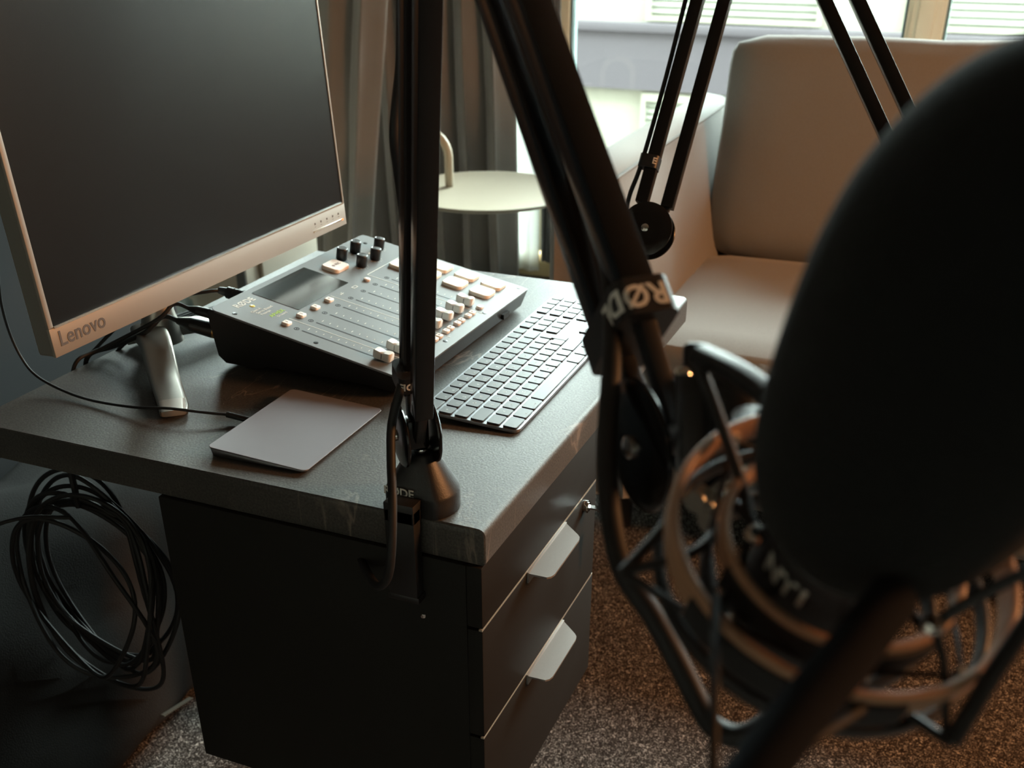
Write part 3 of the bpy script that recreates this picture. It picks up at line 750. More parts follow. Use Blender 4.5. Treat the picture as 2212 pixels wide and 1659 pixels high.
m = MB(); m.mesh(text_mesh('APHEX', .0080, bold=.012, ext=.0001, spacing=1.1), M=PL @ T((.0455, .1975, .0001))); xpart('lettering', m, GREEN, label='green APHEX lettering')
m = MB(); m.box(.268, .286, -.0006, .004, .010, .0165); xpart('card_slot', m, mat('slot_dark', (8, 8, 8), rough=.6, noise_amt=.02))

# ------------------------------------------------------------------ cables plugged into the mixer
def mw(u, y, z): return ROOT @ Vector((u, y, z))
def cable(name, pts, r, m, label, cat='cable', group=None, n=8, seg=8):
    mb = MB(); mb.tube(smoothpath(pts, n), r, seg); o = mb.build(name, m, ang=80); return tag(o, label, cat, group)
pw = empty('power_cable', None, 'black power cable with ribbed plug in the rear right of the mixer', 'cable')
a0 = Vector((.314, .487, .804)); a1 = Vector((.300, .478, .800))
dv = (Vector((.3165, .458, .7995))-a0).normalized()
m = MB(); m.cyl(a0, a0+dv*.030, .0075, n=24); 
for k in (.008, .014, .020): m.cyl(a0+dv*k, a0+dv*(k+.0015), .0079, n=24)
m.cyl(a0-dv*.012, a0, .0042, .0060, n=20); m.build('plug', BLACKPL, pw)
m = MB(); m.tube(smoothpath([a0-dv*.010, (.300, .506, .807), (.275, .545, .800), (.235, .585, .780), (.20, .622, .74)], 8), .0022, 10); m.build('lead', RUBBER, pw)
for k, (ox, zz, lab, dr) in enumerate(((.000, .812, 'black thin cable plugged into the mixer rear, upper of the left pair', .005), (-.008, .788, 'thick-plugged microphone cable in the mixer rear, lower of the left pair', .0095))):
    if k: pass
    r_ = empty('audio_cable', None, lab, 'cable', None)
    s = Vector(mw(.016+k*.004, .262, .060-.022*k)); e = s+Vector((-.012, .040, .010)) if k else s+Vector((-.006, .03, .006))
    m = MB()
    dd = (e-s).normalized()
    if k:
        m.mi = 1; m.cyl(s, s+dd*.008, .0095, n=28); m.mi = 0; m.cyl(s+dd*.007, s+dd*.035, .0098, .0085, n=28); m.cyl(s+dd*.035, s+dd*.052, .0085, .0040, n=28)
        tip = s+dd*.050
    else:
        m.cyl(s, s+dd*.022, .0062, .0056, n=24); m.cyl(s+dd*.022, s+dd*.034, .0056, .0026, n=24); tip = s+dd*.032
    m.build('plug', [BLACKPL, BRASS], r_)
    m = MB(); m.tube(smoothpath([tip, tip+dd*.02, tip+dd*.03+Vector((-.015, .005, -.018)), (.20+.02*k, .595, .755-.004*k), (.17+.02*k, .612, .745), (.16+.03*k, .622, .70)], 8), .0024 if k == 0 else .003, 10); m.build('lead', RUBBER, r_)
for k in range(3):
    cable('desk_cable', [(.43-.03*k, .575, DZ+.004), (.36, .590-.006*k, DZ+.006+.005*k), (.30-.02*k, .594, DZ+.008+.004*k), (.24, .600, DZ+.005), (.22-.02*k, .618, DZ-.03)], .0024-.0004*k, RUBBER,
          ('loose black cable lying behind the monitor foot, uppermost', 'loose black cable lying behind the monitor foot, middle one', 'loose black cable lying behind the monitor foot, thinnest')[k], group='cables behind the monitor')

# ------------------------------------------------------------------ keyboard
kx, ky_, kt = .19543287, .04870763, .0088025
KR = T((kx, ky_, DZ)) @ Rz(kt)
kb = empty('keyboard', KR, 'slim full-size keyboard with black keys in a space grey body at the desk front', 'keyboard')
KD, KL = .1149, .4187; ks = math.atan2(.0062, KD)
KP = T((0, 0, .0043)) @ Matrix.Rotation(ks, 4, 'X')
m = MB(); m.prism(arc_rect(KL, KD, .0085, 6, KL/2, KD/2), -.0032, 0, M=KP, bev=.0005)
m.prism(arc_rect(KL-.02, KD-.02, .004, 3, KL/2, KD/2+.004), -.0036, -.003, M=KP)
m.prism([(.012, .080), (KL-.012, .080), (KL-.012, .110), (.012, .110)], .0005, .0052)
kbody = m.build('body', SPACEG, kb)
keys = []   # (u0, u1, v0, v1, legend)
V = [(3.2, 18.6), (22.4, 37.2), (41.1, 55.9), (59.9, 74.7), (78.6, 93.2), (97.4, 111.4)]
def row(ri, u, w, names, pitch=19.05):
    for s_ in names: keys.append((u, u+w, V[ri][0], V[ri][1], s_)); u += pitch
g = 3.1
row(5, 3.2, 25.6, ['esc']); row(5, 32.0, 15.9, ['F%d' % i for i in range(1, 13)], 19.0); row(5, 260.2, 15.6, ['▲'])
row(4, 3.2, 15.6, ['^'])
row(4, 22.0, 16, list('1234567890ß´'), 19.02); keys.append((250.4, 275.8, *V[4], '<-'))
keys.append((3.2, 28.6, *V[3], '->|')); row(3, 31.8, 16, list('QWERTZUIOPÜ+'), 19.02)
keys.append((3.2, 33.9, *V[2], '')); row(2, 37.0, 16, list('ASDFGHJKLÖÄ#'), 19.02)
keys.append((3.2, 24.3, *V[1], '')); row(1, 27.4, 16, list('<YXCVBNM,.-'), 19.02); keys.append((236.8, 275.8, *V[1], ''))
for (a, b, s_) in ((3.2, 28.2, 'ctrl'), (31.2, 53.2, 'alt'), (56.2, 81.2, 'cmd'), (84.2, 199.6, ''), (202.6, 227.6, 'cmd'), (230.6, 252.6, 'alt'), (250.6+5, 275.8, 'ctrl')): keys.append((a, b, *V[0], s_))
for i, s_ in enumerate(('fn', 'pg', 'F13')): keys.append((282.3+19.05*i, 298.3+19.05*i, *V[5], ('F13', 'F14', 'F15')[i]))
for r_, nm in ((4, ('fn', '', '')), (3, ('', '', ''))):
    for i in range(3): keys.append((282.3+19.05*i, 298.3+19.05*i, *V[r_], nm[i]))
for i in range(3): keys.append((282.3+19.05*i, 298.3+19.05*i, *V[0], ''))
keys.append((301.35, 317.35, *V[1], ''))
main = list(keys)
pad = []
for r_ in range(6):
    for i in range(4):
        if r_ == 0 and i == 1: continue
        if r_ == 1 and i == 3: continue
        u0 = 343.5+19.05*i; u1 = u0+16; v0, v1 = V[r_]
        if r_ == 0 and i == 0: u1 += 19.05
        if r_ == 0 and i == 3: v1 = V[1][1]
        pad.append((u0, u1, v0, v1, ''))
def keycap(mb, k):
    u0, u1, v0, v1, s_ = k
    mb.mi = 0; mb.prism(arc_rect((u1-u0)*MMm, (v1-v0)*MMm, .0016, 3, (u0+u1)/2*MMm, (v0+v1)/2*MMm), .0001, .0017, M=KP, bev=.0003)
    if s_:
        mb.mi = 1; sz = .0052 if len(s_) == 1 else .0030
        ux, vy = ((u0+u1)/2, (v0+v1)/2) if len(s_) == 1 else ((u0+u1)/2, v0+4)
        if len(s_) > 1 and u0 < 4: ux = u0+5
        if s_ in '1234567890': vy -= 2.5
        if s_ == '▲': s_ = '^'
        mb.mesh(text_mesh(s_, sz, bold=.008, ext=.00003, res=2), M=KP @ T((ux*MMm, vy*MMm, .00172)))
# return key: upright ISO shape
def ret(mb):
    mb.mi = 0
    a = [(260.4, V[3][0]), (263.4, V[3][0]), (263.4, V[2][0]), (275.8, V[2][0]), (275.8, V[3][1]), (260.4, V[3][1])]
    mb.prism([(x*MMm, y*MMm) for x, y in a], .0001, .0017, M=KP, bev=.0003)
cnt = 0; rest = MB(); rest_n = 0
m = MB(); ret(m); m.build('key', [KEYB, LEGEND], kb); cnt += 1
pad.sort(key=lambda k: -k[3]); allk = [k for k in main if k[0] < 262] + [k for k in main if k[0] >= 262] + pad
for k in allk:
    if cnt < 99:
        m = MB(); keycap(m, k); m.build('key', [KEYB, LEGEND], kb); cnt += 1
    else: keycap(rest, k)
o = rest.build('key', [KEYB, LEGEND], kb); o['kind'] = 'stuff'

# ------------------------------------------------------------------ trackpad and its cable
tp = empty('trackpad', T((.03145, .20423, DZ)) @ Rz(.0123947), 'space grey wedge trackpad lying at the near left of the desk', 'trackpad')
TPM = T((0, 0, .0047)) @ Matrix.Rotation(math.atan2(.0060, .1149), 4, 'X')
m = MB(); m.prism(arc_rect(.160, .1149, .006, 6, .08, .05745), -.0006, 0, M=TPM, bev=.0003); m.build('touch_surface', PADTOP, tp)
m = MB(); rr = arc_rect(.1592, .1141, .0056, 6, .08, .05745)
bot = [m.bm.verts.new((x+(.0015 if x < .08 else -.0015)*1, y+(.003 if y < .057 else -.0015), .0006)) for x, y in rr]; top = [m.bm.verts.new(TPM @ Vector((x, y, -.0007))) for x, y in rr]
for k in range(len(rr)): m.bm.faces.new([bot[k], bot[(k+1) % len(rr)], top[(k+1) % len(rr)], top[k]])
m.bm.faces.new(bot[::-1]); m.bm.faces.new(top); m.build('body', SPACEG, tp)
tc_ = empty('charging_cable', None, 'thin black cable arching from the desk edge across the monitor foot to the trackpad', 'cable')
m = MB()
pts = [(.15, .64, 1.04), (.125, .64, .94), (.116, .64, .881), (.108, .64, .837), (.105, .635, .80), (.105, .625, .770), (.099, .602, .7555), (.094, .562, .7465), (.088, .515, .7445), (.085, .455, .748), (.088, .41, .7530), (.097, .375, .7510), (.1075, .345, .7485)]
m.tube(smoothpath(pts, 8), .0016, 10); m.build('lead', RUBBER, tc_)
m = MB(); m.cyl((.1065, .349, .7488), (.1085, .3205, .7458), .0033, n=20); m.build('plug', BLACKPL, tc_)

# ------------------------------------------------------------------ boom arms
def strap(mb, c, d, sx, w, h, L, rad=.004):
    """band round the tube: c centre, d along, sx width direction"""
    d = d.normalized(); sx = (sx-d*sx.dot(d)).normalized(); n = d.cross(sx)
    M = frame(c, sx, n, d)
    mb.prism(arc_rect(w, h, rad, 5), -L/2, L/2, M=M)
    return M
def sq(w, r=.0015): return arc_rect(w, w, r, 2)
def boom(root, J0, E, J2, pn, kinds, m0=None, tw=.0165, sep=.0345, lower=True, ends=(.03, .03), R=.030, e1u=.064):
    """two-segment spring arm: twin square tubes, round joint plates whose axis is pn"""
    pn = pn.normalized()
    def seg(A, B, nm, e0, e1):
        d = (B-A).normalized(); pe = pn.cross(d).normalized()
        for s_ in (-.5, .5):
            a = A+d*e0+pe*s_*sep*1.0; b = B-d*e1+pe*s_*sep
            mb = MB(); mb.prism(sq(tw), 0, (b-a).length, M=frame(a, pe, d.cross(pe), d)); mb.build(nm, GLOSSBLK, root)
            # tang from the tube end to the joint
        for (P, dd, e) in ((A, d, e0), (B, -d, e1)):
            for s_ in (-.5, .5):
                z_ = (dd*e+pe*s_*sep*.38).normalized(); y_ = z_.cross(pe).normalized(); mb = MB()
                mb.prism(sq(tw*.55), 0, e+.004, M=frame(P+pe*s_*sep*.62, y_.cross(z_), y_, z_)); mb.build('tube_tang', SATIN, root)
    def joint(P, Rr, ax1, ax2):
        for s_ in (-1, 1):
            mb = MB(); c = P+pn*s_*.0125
            prof = [(0, .000), (Rr*.97, .000), (Rr, .0012), (Rr*.99, .0030), (Rr*.88, .0046), (Rr*.6, .0056), (0, .006)]
            mb.lathe(prof, 48, M=frame(c, ax1, (pn*s_).cross(ax1), pn*s_))
            pl = mb.build('joint_plate', GLOSSBLK, root)
            mb = MB(); mb.lathe([(.0052, .0055), (.0050, .0078), (.0030, .0090), (0, .0092)], 20, M=frame(c, ax1, (pn*s_).cross(ax1), pn*s_)); mb.build('screw', CHROME, pl)
    if lower: seg(J0, E, 'lower_tube', .034, .034)
    seg(E, J2, 'upper_tube', .034, e1u)
    d0 = (E-J0).normalized(); joint(J0, R, d0, None); joint(E, R, d0, None)
    if J2 is not None: joint(J2, R, (J2-E).normalized(), None)
def band_text(body, size, M, mats, root, R=None, bold=.02):
    mb = MB(); me = text_mesh(body, size, bold=bold, ext=.00015, res=3)
    mb.mesh(me); 
    if R:
        bmesh.ops.subdivide_edges(mb.bm, edges=[e for e in mb.bm.edges if e.calc_length() > size*.2], cuts=2)
        for v in mb.bm.verts:
            a = v.co.x/R; rr = R+v.co.z; v.co = Vector((rr*math.sin(a), v.co.y, rr*math.cos(a)-R))
    for v in mb.bm.verts: v.co = M @ v.co
    return mb.build('lettering', mats, root, smooth=False)

# --- near arm, clamped at the desk corner
J0 = Vector((.014, .072, .8185)); E1 = Vector((-.098, -.013, 1.300)); J2 = Vector((-.3331, -.2399, 1.0209))
n1 = (E1-J0).cross(J2-J0).normalized()
arm = empty('microphone_boom_arm', T((.02, .075, DZ)), 'black twin-tube boom arm clamped at the near desk corner, reaching toward the foreground', 'boom arm', 'spring boom arms')
class Sub:
    pass
def reroot(root):
    for o in COL.objects:
        if o.parent == root: o.matrix_parent_inverse = root.matrix_world.inverted()
boom(arm, J0, E1, J2, n1, None)
bc = Vector((.0235, .0725, DZ))
BM_ = MB()
# conical base, flat on the side facing the desk edge
N = 48; rings = []
prof = [(.0335, 0), (.0345, .001), (.0345, .0175), (.0335, .0205), (.0135, .0545), (.0125, .0565)]
for r0, z in prof:
    rg = []
    for k in range(N):
        a = 2*PI*k/N; x = r0*math.cos(a); y = r0*math.sin(a)
        lim = -.0245
        x = max(x, lim)
        rg.append(BM_.bm.verts.new(bc+Vector((x, y, z))))
    rings.append(rg)
for a, b in zip(rings, rings[1:]):
    for k in range(N): BM_.bm.faces.new([a[k], a[(k+1) % N], b[(k+1) % N], b[k]])
BM_.bm.faces.new(rings[0][::-1]); BM_.bm.faces.new(rings[-1])
base = BM_.build('base_cone', SATIN, arm, ang=30)
band_text('RØDE', .0115, frame(bc+Vector((-.0248, .0120, .0222)), Vector((0, -1, 0)), Vector((0, 0, 1)), Vector((-1, 0, 0))), WHITE, base, bold=.02)
m = MB(); m.cyl(bc+Vector((0, 0, .054)), bc+Vector((0, 0, .066)), .0055, n=20); m.lathe([(.008, .0565), (.0085, .058), (.008, .0595), (0, .0595)], 24, M=T(bc)); m.build('pivot_post', CHROME, arm)
m = MB(); m.cyl(bc+Vector((0, 0, .060)), J0+Vector((0, 0, .002)), .0070, .0055, 20); m.box(-.008, .008, -.010, .010, -.014, .014, M=T(J0) @ Rz(.8), bev=.002); m.build('pivot_block', GLOSSBLK, arm)
m = MB()
m.box(-.0185, -.0045, .0615, .0915, .662, DZ+.014, bev=.0015)
m.box(-.0185, .030, .0600, .0930, .656, .663, bev=.0015)
m.box(-.0185, -.001, .0615, .0915, DZ+.0005, DZ+.020, bev=.001)
cl = m.build('clamp_bracket', SATIN, arm)
m = MB(); m.cyl((.006, .072, .628), (.006, .072, .698), .0040, n=20); m.lathe([(.010, .6955), (.0105, .698), (.0105, .7005), (0, .7005)], 24, M=T((.006, .072, 0))); m.cyl((-.002, .065, .634), (.014, .079, .634), .0024, n=14)
for s_ in (-1, 1): m.lathe([(0, -.003), (.003, -.002), (.0035, 0), (.003, .002), (0, .003)], 16, M=T((.006+.0085*s_, .072+.0075*s_, .634)))
m.build('clamp_screw', CHROME, arm)
def on_seg(A, B, t): return A+(B-A)*t
def strap_at(root, A, B, t, side, body, size, flip, w=.024, h=.026, L=.016, off=.5, sep=.0345, look=None, shift=0):
    d = (B-A).normalized(); pe = n_.cross(d).normalized(); q = d.cross(pe)
    c = on_seg(A, B, t)+pe*off*sep
    ol = arc_rect(w, h, .006, 8)
    mb = MB(); mb.prism(ol, -L/2, L/2, M=frame(c, pe, q, d))
    sp = mb.build('cable_strap', SATIN, root)
    lk = (look-c); lk = Vector((lk.dot(pe), lk.dot(q))).normalized()
    n = len(ol); cum = [0]
    for k in range(n): cum.append(cum[-1]+(Vector(ol[(k+1) % n])-Vector(ol[k])).length)
    def pos(sv):
        sv %= cum[-1]
        for k in range(n):
            if cum[k+1] >= sv:
                a_ = Vector(ol[k]); b_ = Vector(ol[(k+1) % n]); f = (sv-cum[k])/max(1e-9, cum[k+1]-cum[k]); tt = (b_-a_).normalized()
                return a_.lerp(b_, f), Vector((tt.y, -tt.x))
    cand = [(pos(i*cum[-1]/200), i*cum[-1]/200) for i in range(200)]
    if side == 1: s0 = max((pn_[0].dot(lk), sv) for pn_, sv in cand)[1]+shift
    else:                                     # middle of the flat face that looks that way
        bst = max(pn_[1].dot(lk) for pn_, sv in cand)
        s0 = min((abs(pn_[0].dot(Vector((-pn_[1].y, pn_[1].x)))), sv) for pn_, sv in cand if pn_[1].dot(lk) > bst-.002)[1]+shift
    mb = MB(); mb.mesh(text_mesh(body, size, bold=.022, ext=.00015, res=3))
    bmesh.ops.subdivide_edges(mb.bm, edges=[e for e in mb.bm.edges if e.calc_length() > size*.15], cuts=3)
    for v in mb.bm.verts:
        x, y, z = v.co; p, nn = pos(s0+x*flip); p = p+nn*(z+.0003)
        v.co = c+pe*p.x+q*p.y+d*(y*flip)
    mb.build('lettering', WHITE, sp, smooth=False)
    return c
n_ = n1
strap_at(arm, J0, E1, .105, 0, 'RØDE', .0098, -1, w=.030, h=.030, off=-.40, look=CP, shift=.009)
strap_at(arm, E1, J2, .865, 1, 'RØDE', .0150, 1, w=.056, h=.028, L=.018, off=0, look=CP+Vector((0, 0, .0)))
reroot(arm)

# --- far arm, clamped at the far end
K0 = Vector((.630, .043, .8480))
def at(u, v, d): return CP+(FW+RT*((u-1106)/F)-UP*((v-1129.5)/F))*d
E2 = Vector((.874, -.004, 1.3105)); K2 = Vector((.676, -.3155, .884))
arm2 = empty('microphone_boom_arm', T((.655, .045, DZ)), 'black twin-tube boom arm at the far desk end, in front of the armchair', 'boom arm', 'spring boom arms')
n2 = (E2-K0).cross(K2-K0).normalized(); n_ = n2
boom(arm2, K0, E2, K2, n2, None, R=.035)
m = MB(); b2 = Vector((.650, .062, DZ)); m.lathe([(0, 0), (.0335, 0), (.0345, .001), (.0345, .0175), (.0335, .0205), (.0135, .0545), (0, .0565)], 40, M=T(b2)); m.build('base_cone', SATIN, arm2)
m = MB(); m.cyl(b2+Vector((0, 0, .05)), K0, .0062, n=18); m.build('pivot_post', CHROME, arm2)
m = MB(); m.box(.63, .69, .04, .085, DZ-TH-.006, DZ-TH-.0005, bev=.001); m.build('clamp_bracket', SATIN, arm2)
m = MB(); m.cyl((.66, .062, .64), (.66, .062, .70), .0042, n=16); m.build('clamp_screw', CHROME, arm2)
strap_at(arm2, K0, E2, .165, 1, 'E', .011, 1, w=.026, h=.026, off=-.62, look=CP)
strap_at(arm2, E2, K2, .775, 1, 'RØDE', .0105, 1, w=.026, h=.026, off=-.55, look=CP)
reroot(arm2)
d = (E2-K0).normalized(); pe = n2.cross(d).normalized()
sd = -1
cable('microphone_cable', [K0+pe*sd*.034-d*.01, K0+pe*sd*.036+d*.04, K0+pe*sd*.032+d*.085, K0+pe*sd*.031+d*.20, K0+pe*sd*.034+d*.36, E2+pe*sd*.03-d*.03], .0032, RUBBER, 'black cable strapped along the far boom arm', group='cables strapped along boom arms')

# --- near microphone in its shock mount
SCL = .8
MC = CP+(Vector((-.36363929, -.32123611, 1.00015905))-CP)*SCL
ax = (RT*.13+UP*.60-FW*.78); ax.normalize()
e1 = (RT-ax*RT.dot(ax)).normalized(); e2 = ax.cross(e1).normalized()      # e1 right, e2 away from the lens
LM = frame(MC, e1, e2, ax)
mic = empty('microphone', LM @ Matrix.Scale(SCL, 4), 'large black studio microphone under a big foam windscreen, blurred in the right foreground', 'microphone')
def lathe_loc(prof, n=64): return MB().lathe(prof, n)
m = MB()
fp = [(0, .0), (.034, .0), (.0400, .002), (.0450, .012), (.0510, .030), (.0550, .054), (.0575, .084), (.0580, .108), (.0560, .132), (.0500, .154), (.0400, .173), (.0260, .187), (.0115, .1935), (0, .195)]
prof = [(p.x, p.y+.020) for p in smoothpath([(r_, z_, 0) for r_, z_ in fp], 4)]; prof = [(max(0, r_), z_) for r_, z_ in prof]; prof[0] = (0, prof[0][1]); prof[-1] = (0, prof[-1][1])
m.lathe(prof, 72); o = m.build('foam_windscreen', FOAM, mic, ang=80)
m = MB(); m.lathe([(0, -.085), (.024, -.085), (.029, -.080), (.0305, -.060), (.0312, -.055), (.0312, .008), (.0325, .012), (.0325, .016), (.028, .018), (0, .018)], 64); mb_ = m.build('body', MICB, mic)
m = MB(); m.lathe([(.0318, .0105), (.0342, .012), (.0347, .0138), (.0335, .0155), (.031, .016)], 64, cap=False); m.build('collar_ring', SATIN, mic)
# lettering round the left front of the body
ang0 = math.radians(214)
def wrap_text(body, size, zc, par, R, bold=.02, mats=WHITE, ang0=ang0):
    mb = MB(); mb.mesh(text_mesh(body, size, bold=bold, ext=.00012, res=3))
    for v in mb.bm.verts:
        a = ang0+v.co.x/R; rr = R+v.co.z+.0001; z = zc+v.co.y; v.co = Vector((rr*math.cos(a), rr*math.sin(a), z))
    return mb.build('lettering', mats, par, smooth=False)
wrap_text('NT1', .0135, -.002, mb_, .0312, bold=.03, mats=mat('dim_print', (235, 236, 228), rough=.6, noise_amt=.02))

sm = empty('shock_mount', LM @ Matrix.Scale(SCL, 4), 'black suspension shock mount with double hoops cradling the foreground microphone', 'shock mount')
def hoop(r, z, w, t, a0=0, a1=2*PI, n=96, tiltx=0):
    mb = MB(); cl = abs(a1-a0-2*PI) < 1e-6
    P = [(r*math.cos(a0+(a1-a0)*k/(n if cl else n-1)), r*math.sin(a0+(a1-a0)*k/(n if cl else n-1)), z) for k in range(n)]
    mb.sweep(P, arc_rect(t, w, min(t, w)*.3, 3), closed=cl); return mb
hoop(.0695, 0, .013, .0040).build('outer_hoop', ORING, sm)
hoop(.0695, -.022, .007, .004).build('outer_hoop', SATIN, sm)
hoop(.0712, -.004, .014, .004, math.radians(205), math.radians(279), 40).build('hoop_unlit_arc', CORD, sm)  # added dark arc over the orange colour, for the hoop's unlit black front
hoop(.0502, -.004, .013, .004, math.radians(196), math.radians(322), 50).build('hoop_unlit_arc', CORD, sm)  # same on the inner hoop: dark arc where it gets no lamp glow
hoop(.0485, .001, .009, .004).build('inner_hoop', ORING, sm)
hoop(.0485, -.026, .008, .004).build('inner_hoop', SATIN, sm)
for k in range(6):
    a = 2*PI*k/6+.35
    m = MB(); m.tube([(.0485*math.cos(a), .0485*math.sin(a), -.024), (.0485*math.cos(a), .0485*math.sin(a), .001)], .0022, 10); m.tube([(.0485*math.cos(a), .0485*math.sin(a), -.012), (.0312*math.cos(a+.2), .0312*math.sin(a+.2), -.012)], .0022, 10); m.build('clip', SATIN, sm)
for k in range(4):
    a = 2*PI*k/4+.6; a2 = a+PI/4; a3 = a-PI/4
    o_ = Vector((.0665*math.cos(a), .0665*math.sin(a), 0)); p1 = Vector((.051*math.cos(a2), .051*math.sin(a2), -.012)); p0 = Vector((.051*math.cos(a3), .051*math.sin(a3), -.012))
    m = MB(); m.tube([p0, o_, p1], .0014, 8); m.build('elastic_cord', CORD, sm)
    m = MB(); m.lathe([(0, -.003), (.0028, -.0022), (.0035, 0), (.0028, .0022), (0, .003)], 16, M=T(o_)); m.build('cord_stud', CHROME, sm)
LMi = (LM @ Matrix.Scale(SCL, 4)).inverted()
def lw(p): return LMi @ Vector(p)
def rod(pts, r, name='cage_rod', m_=SATIN, n=12, flat=None):
    mb = MB(); P = [lw(at(u, v, dd*SCL)) for u, v, dd in pts]
    P = smoothpath(P, 5) if len(P) > 2 else P
    if flat: mb.sweep(P, arc_rect(flat, r*2, r*.6, 3), up=ax.copy() if False else Vector((0, 0, 1)))
    else: mb.tube(P, r, n)
    return mb.build(name, m_, sm)
rod([(1452, 1120, .452), (1345, 1236, .437)], .0024); rod([(1345, 1236, .437), (1490, 1196, .44), (1545, 1150, .45)], .0022)
rod([(1345, 1236, .437), (1475, 1318, .43)], .0018, 'elastic_cord', CORD)
rod([(1503, 765, .47), (1545, 880, .46), (1600, 1040, .45), (1622, 1130, .44)], .0026)
rod([(1545, 1290, .41), (1545, 1400, .39), (1542, 1560, .37), (1540, 1720, .36)], .0020, 'elastic_cord', CORD)
rod([(1620, 1130, .44), (1600, 1230, .43), (1560, 1310, .42), (1545, 1400, .40)], .0020, 'elastic_cord', CORD)
rod([(1930, 1290, .365), (1830, 1420, .345), (1730, 1540, .33), (1580, 1740, .31)], .0085, 'support_bracket', mat('matt_black_bracket', (30, 32, 36), rough=.95, spec=.08, noise_amt=.03), n=16)
rod([(1900, 1500, .40), (1850, 1540, .39), (1740, 1610, .37), (1620, 1700, .36)], .0020, 'elastic_cord', CORD)
rod([(2015, 1350, .40), (2110, 1290, .39), (2260, 1215, .38)], .0024); rod([(2260, 1285, .40), (2150, 1450, .40), (2055, 1605, .40)], .0036); rod([(2055, 1605, .40), (2000, 1570, .41), (1940, 1528, .42)], .0022)
rod([(2015, 1350, .40), (2040, 1440, .405), (2045, 1600, .405)], .0018, 'elastic_cord', CORD)
rod([(1510, 765, .47), (1600, 810, .45), (1700, 885, .43)], .0042, 'cage_bar', flat=.010)
for p in ((1640, 812, .455), (2015, 1350, .395), (1632, 1155, .43), (1590, 1345, .42), (1852, 1462, .40)):
    m = MB(); m.lathe([(0, -.0035), (.0035, -.0025), (.0045, 0), (.0035, .0025), (0, .0035)], 18, M=T(lw(at(p[0], p[1], p[2]*SCL)))); m.build('cord_stud', CHROME, sm)

# swivel head between the arm and the mount
sw = empty('swivel_head', T(J2), 'black swivel head with bright screws joining the near arm to the shock mount', 'mount')
m = MB()
def wbox(mb, c, x, y, z, sx, sy, sz, bev=.002): mb.box(-sx/2, sx/2, -sy/2, sy/2, -sz/2, sz/2, M=frame(c, x, y, z), bev=bev)
wbox(m, at(1500, 905, .445), RT, UP, -FW, .013, .044, .018); wbox(m, at(1500, 800, .445), RT, UP, -FW, .009, .022, .010); m.build('fork', SATIN, sw)
m = MB(); wbox(m, at(1578, 900, .43), RT, UP, -FW, .017, .040, .016, .005); m.build('pivot_block', BLACKPL, sw)
m = MB(); m.cyl(at(1620, 985, .42), at(1640, 905, .41), .0075, .0105, 20); m.cyl(at(1640, 905, .405), at(1700, 890, .40), .004, n=14); m.build('thumb_screw', BLACKPL, sw)
for p in ((1474, 812, .438), (1556, 812, .425)):
    m = MB(); m.lathe([(.0042, 0), (.0042, .0012), (.003, .003), (0, .0036)], 20, M=frame(at(*p), RT, -FW, UP)); m.build('screw', CHROME, sw)
m = MB(); m.cyl(at(1590, 1010, .41), at(1665, 1005, .40), .0042, n=18); m.cyl(at(1622, 1003, .405), at(1672, 999, .40), .0062, n=24); m.cyl(at(1560, 1060, .405), at(1655, 1040, .40), .0035, n=16); m.build('steel_bolt', CHROME, sw)
m = MB()
for (u, v) in ((1520, 1100), (1550, 1075), (1585, 1095), (1530, 1130), (1500, 1085)):
    mb_c = at(u, v, .42); m.cyl(mb_c, mb_c+RT*.004+FW*.004+UP*.003, .0050, n=20)
m.build('washer', STEEL, sw)
# yoke from joint to head
m = MB(); m.cyl(J2+(-n1)*.0, at(1500, 940, .445), .007, n=18); m.build('yoke', SATIN, sw)
for o in list(COL.objects):
    if o.parent == sw: o.matrix_parent_inverse = sw.matrix_world.inverted()

# cable of the near arm: down the lower tube to under the desk, and on to the microphone
d = (E1-J0).normalized(); pe = n1.cross(d).normalized()
lf = Vector((.35, .92, 0)).normalized()
mc = cable('microphone_cable', [at(868, -120, .70), at(868, 0, .745), at(866, 130, .79), at(856, 230, .80), at(852, 300, .81), at(862, 380, .835), at(876, 500, .86), at(880, 650, .90), at(879, 780, .925), at(862, 850, .925), at(846, 920, .93), at(845, 1000, .925), at(848, 1080, .915), at(846, 1180, .92), at(838, 1245, .94), at(815, 1265, .98), at(785, 1220, 1.03), at(760, 1160, 1.08)],
           .0040, RUBBER, 'thick black cable strapped along the near boom arm and down past its clamp', group='cables strapped along boom arms', seg=12)
cable('microphone_cable', [at(1085, -100, .60), at(1150, 60, .57), at(1250, 330, .53), at(1300, 500, .505), at(1322, 640, .49), at(1322, 780, .475), at(1313, 920, .465), at(1312, 1030, .455), at(1325, 1150, .445), at(1350, 1240, .437), at(1410, 1330, .43), at(1470, 1440, .425), at(1515, 1530, .42), at(1548, 1575, .415), at(1600, 1590, .41), at(1660, 1560, .405), at(1705, 1490, .41)],
      .0046, RUBBER, 'thick black cable looping from the near arm under the foreground microphone', group='cables strapped along boom arms', seg=14)

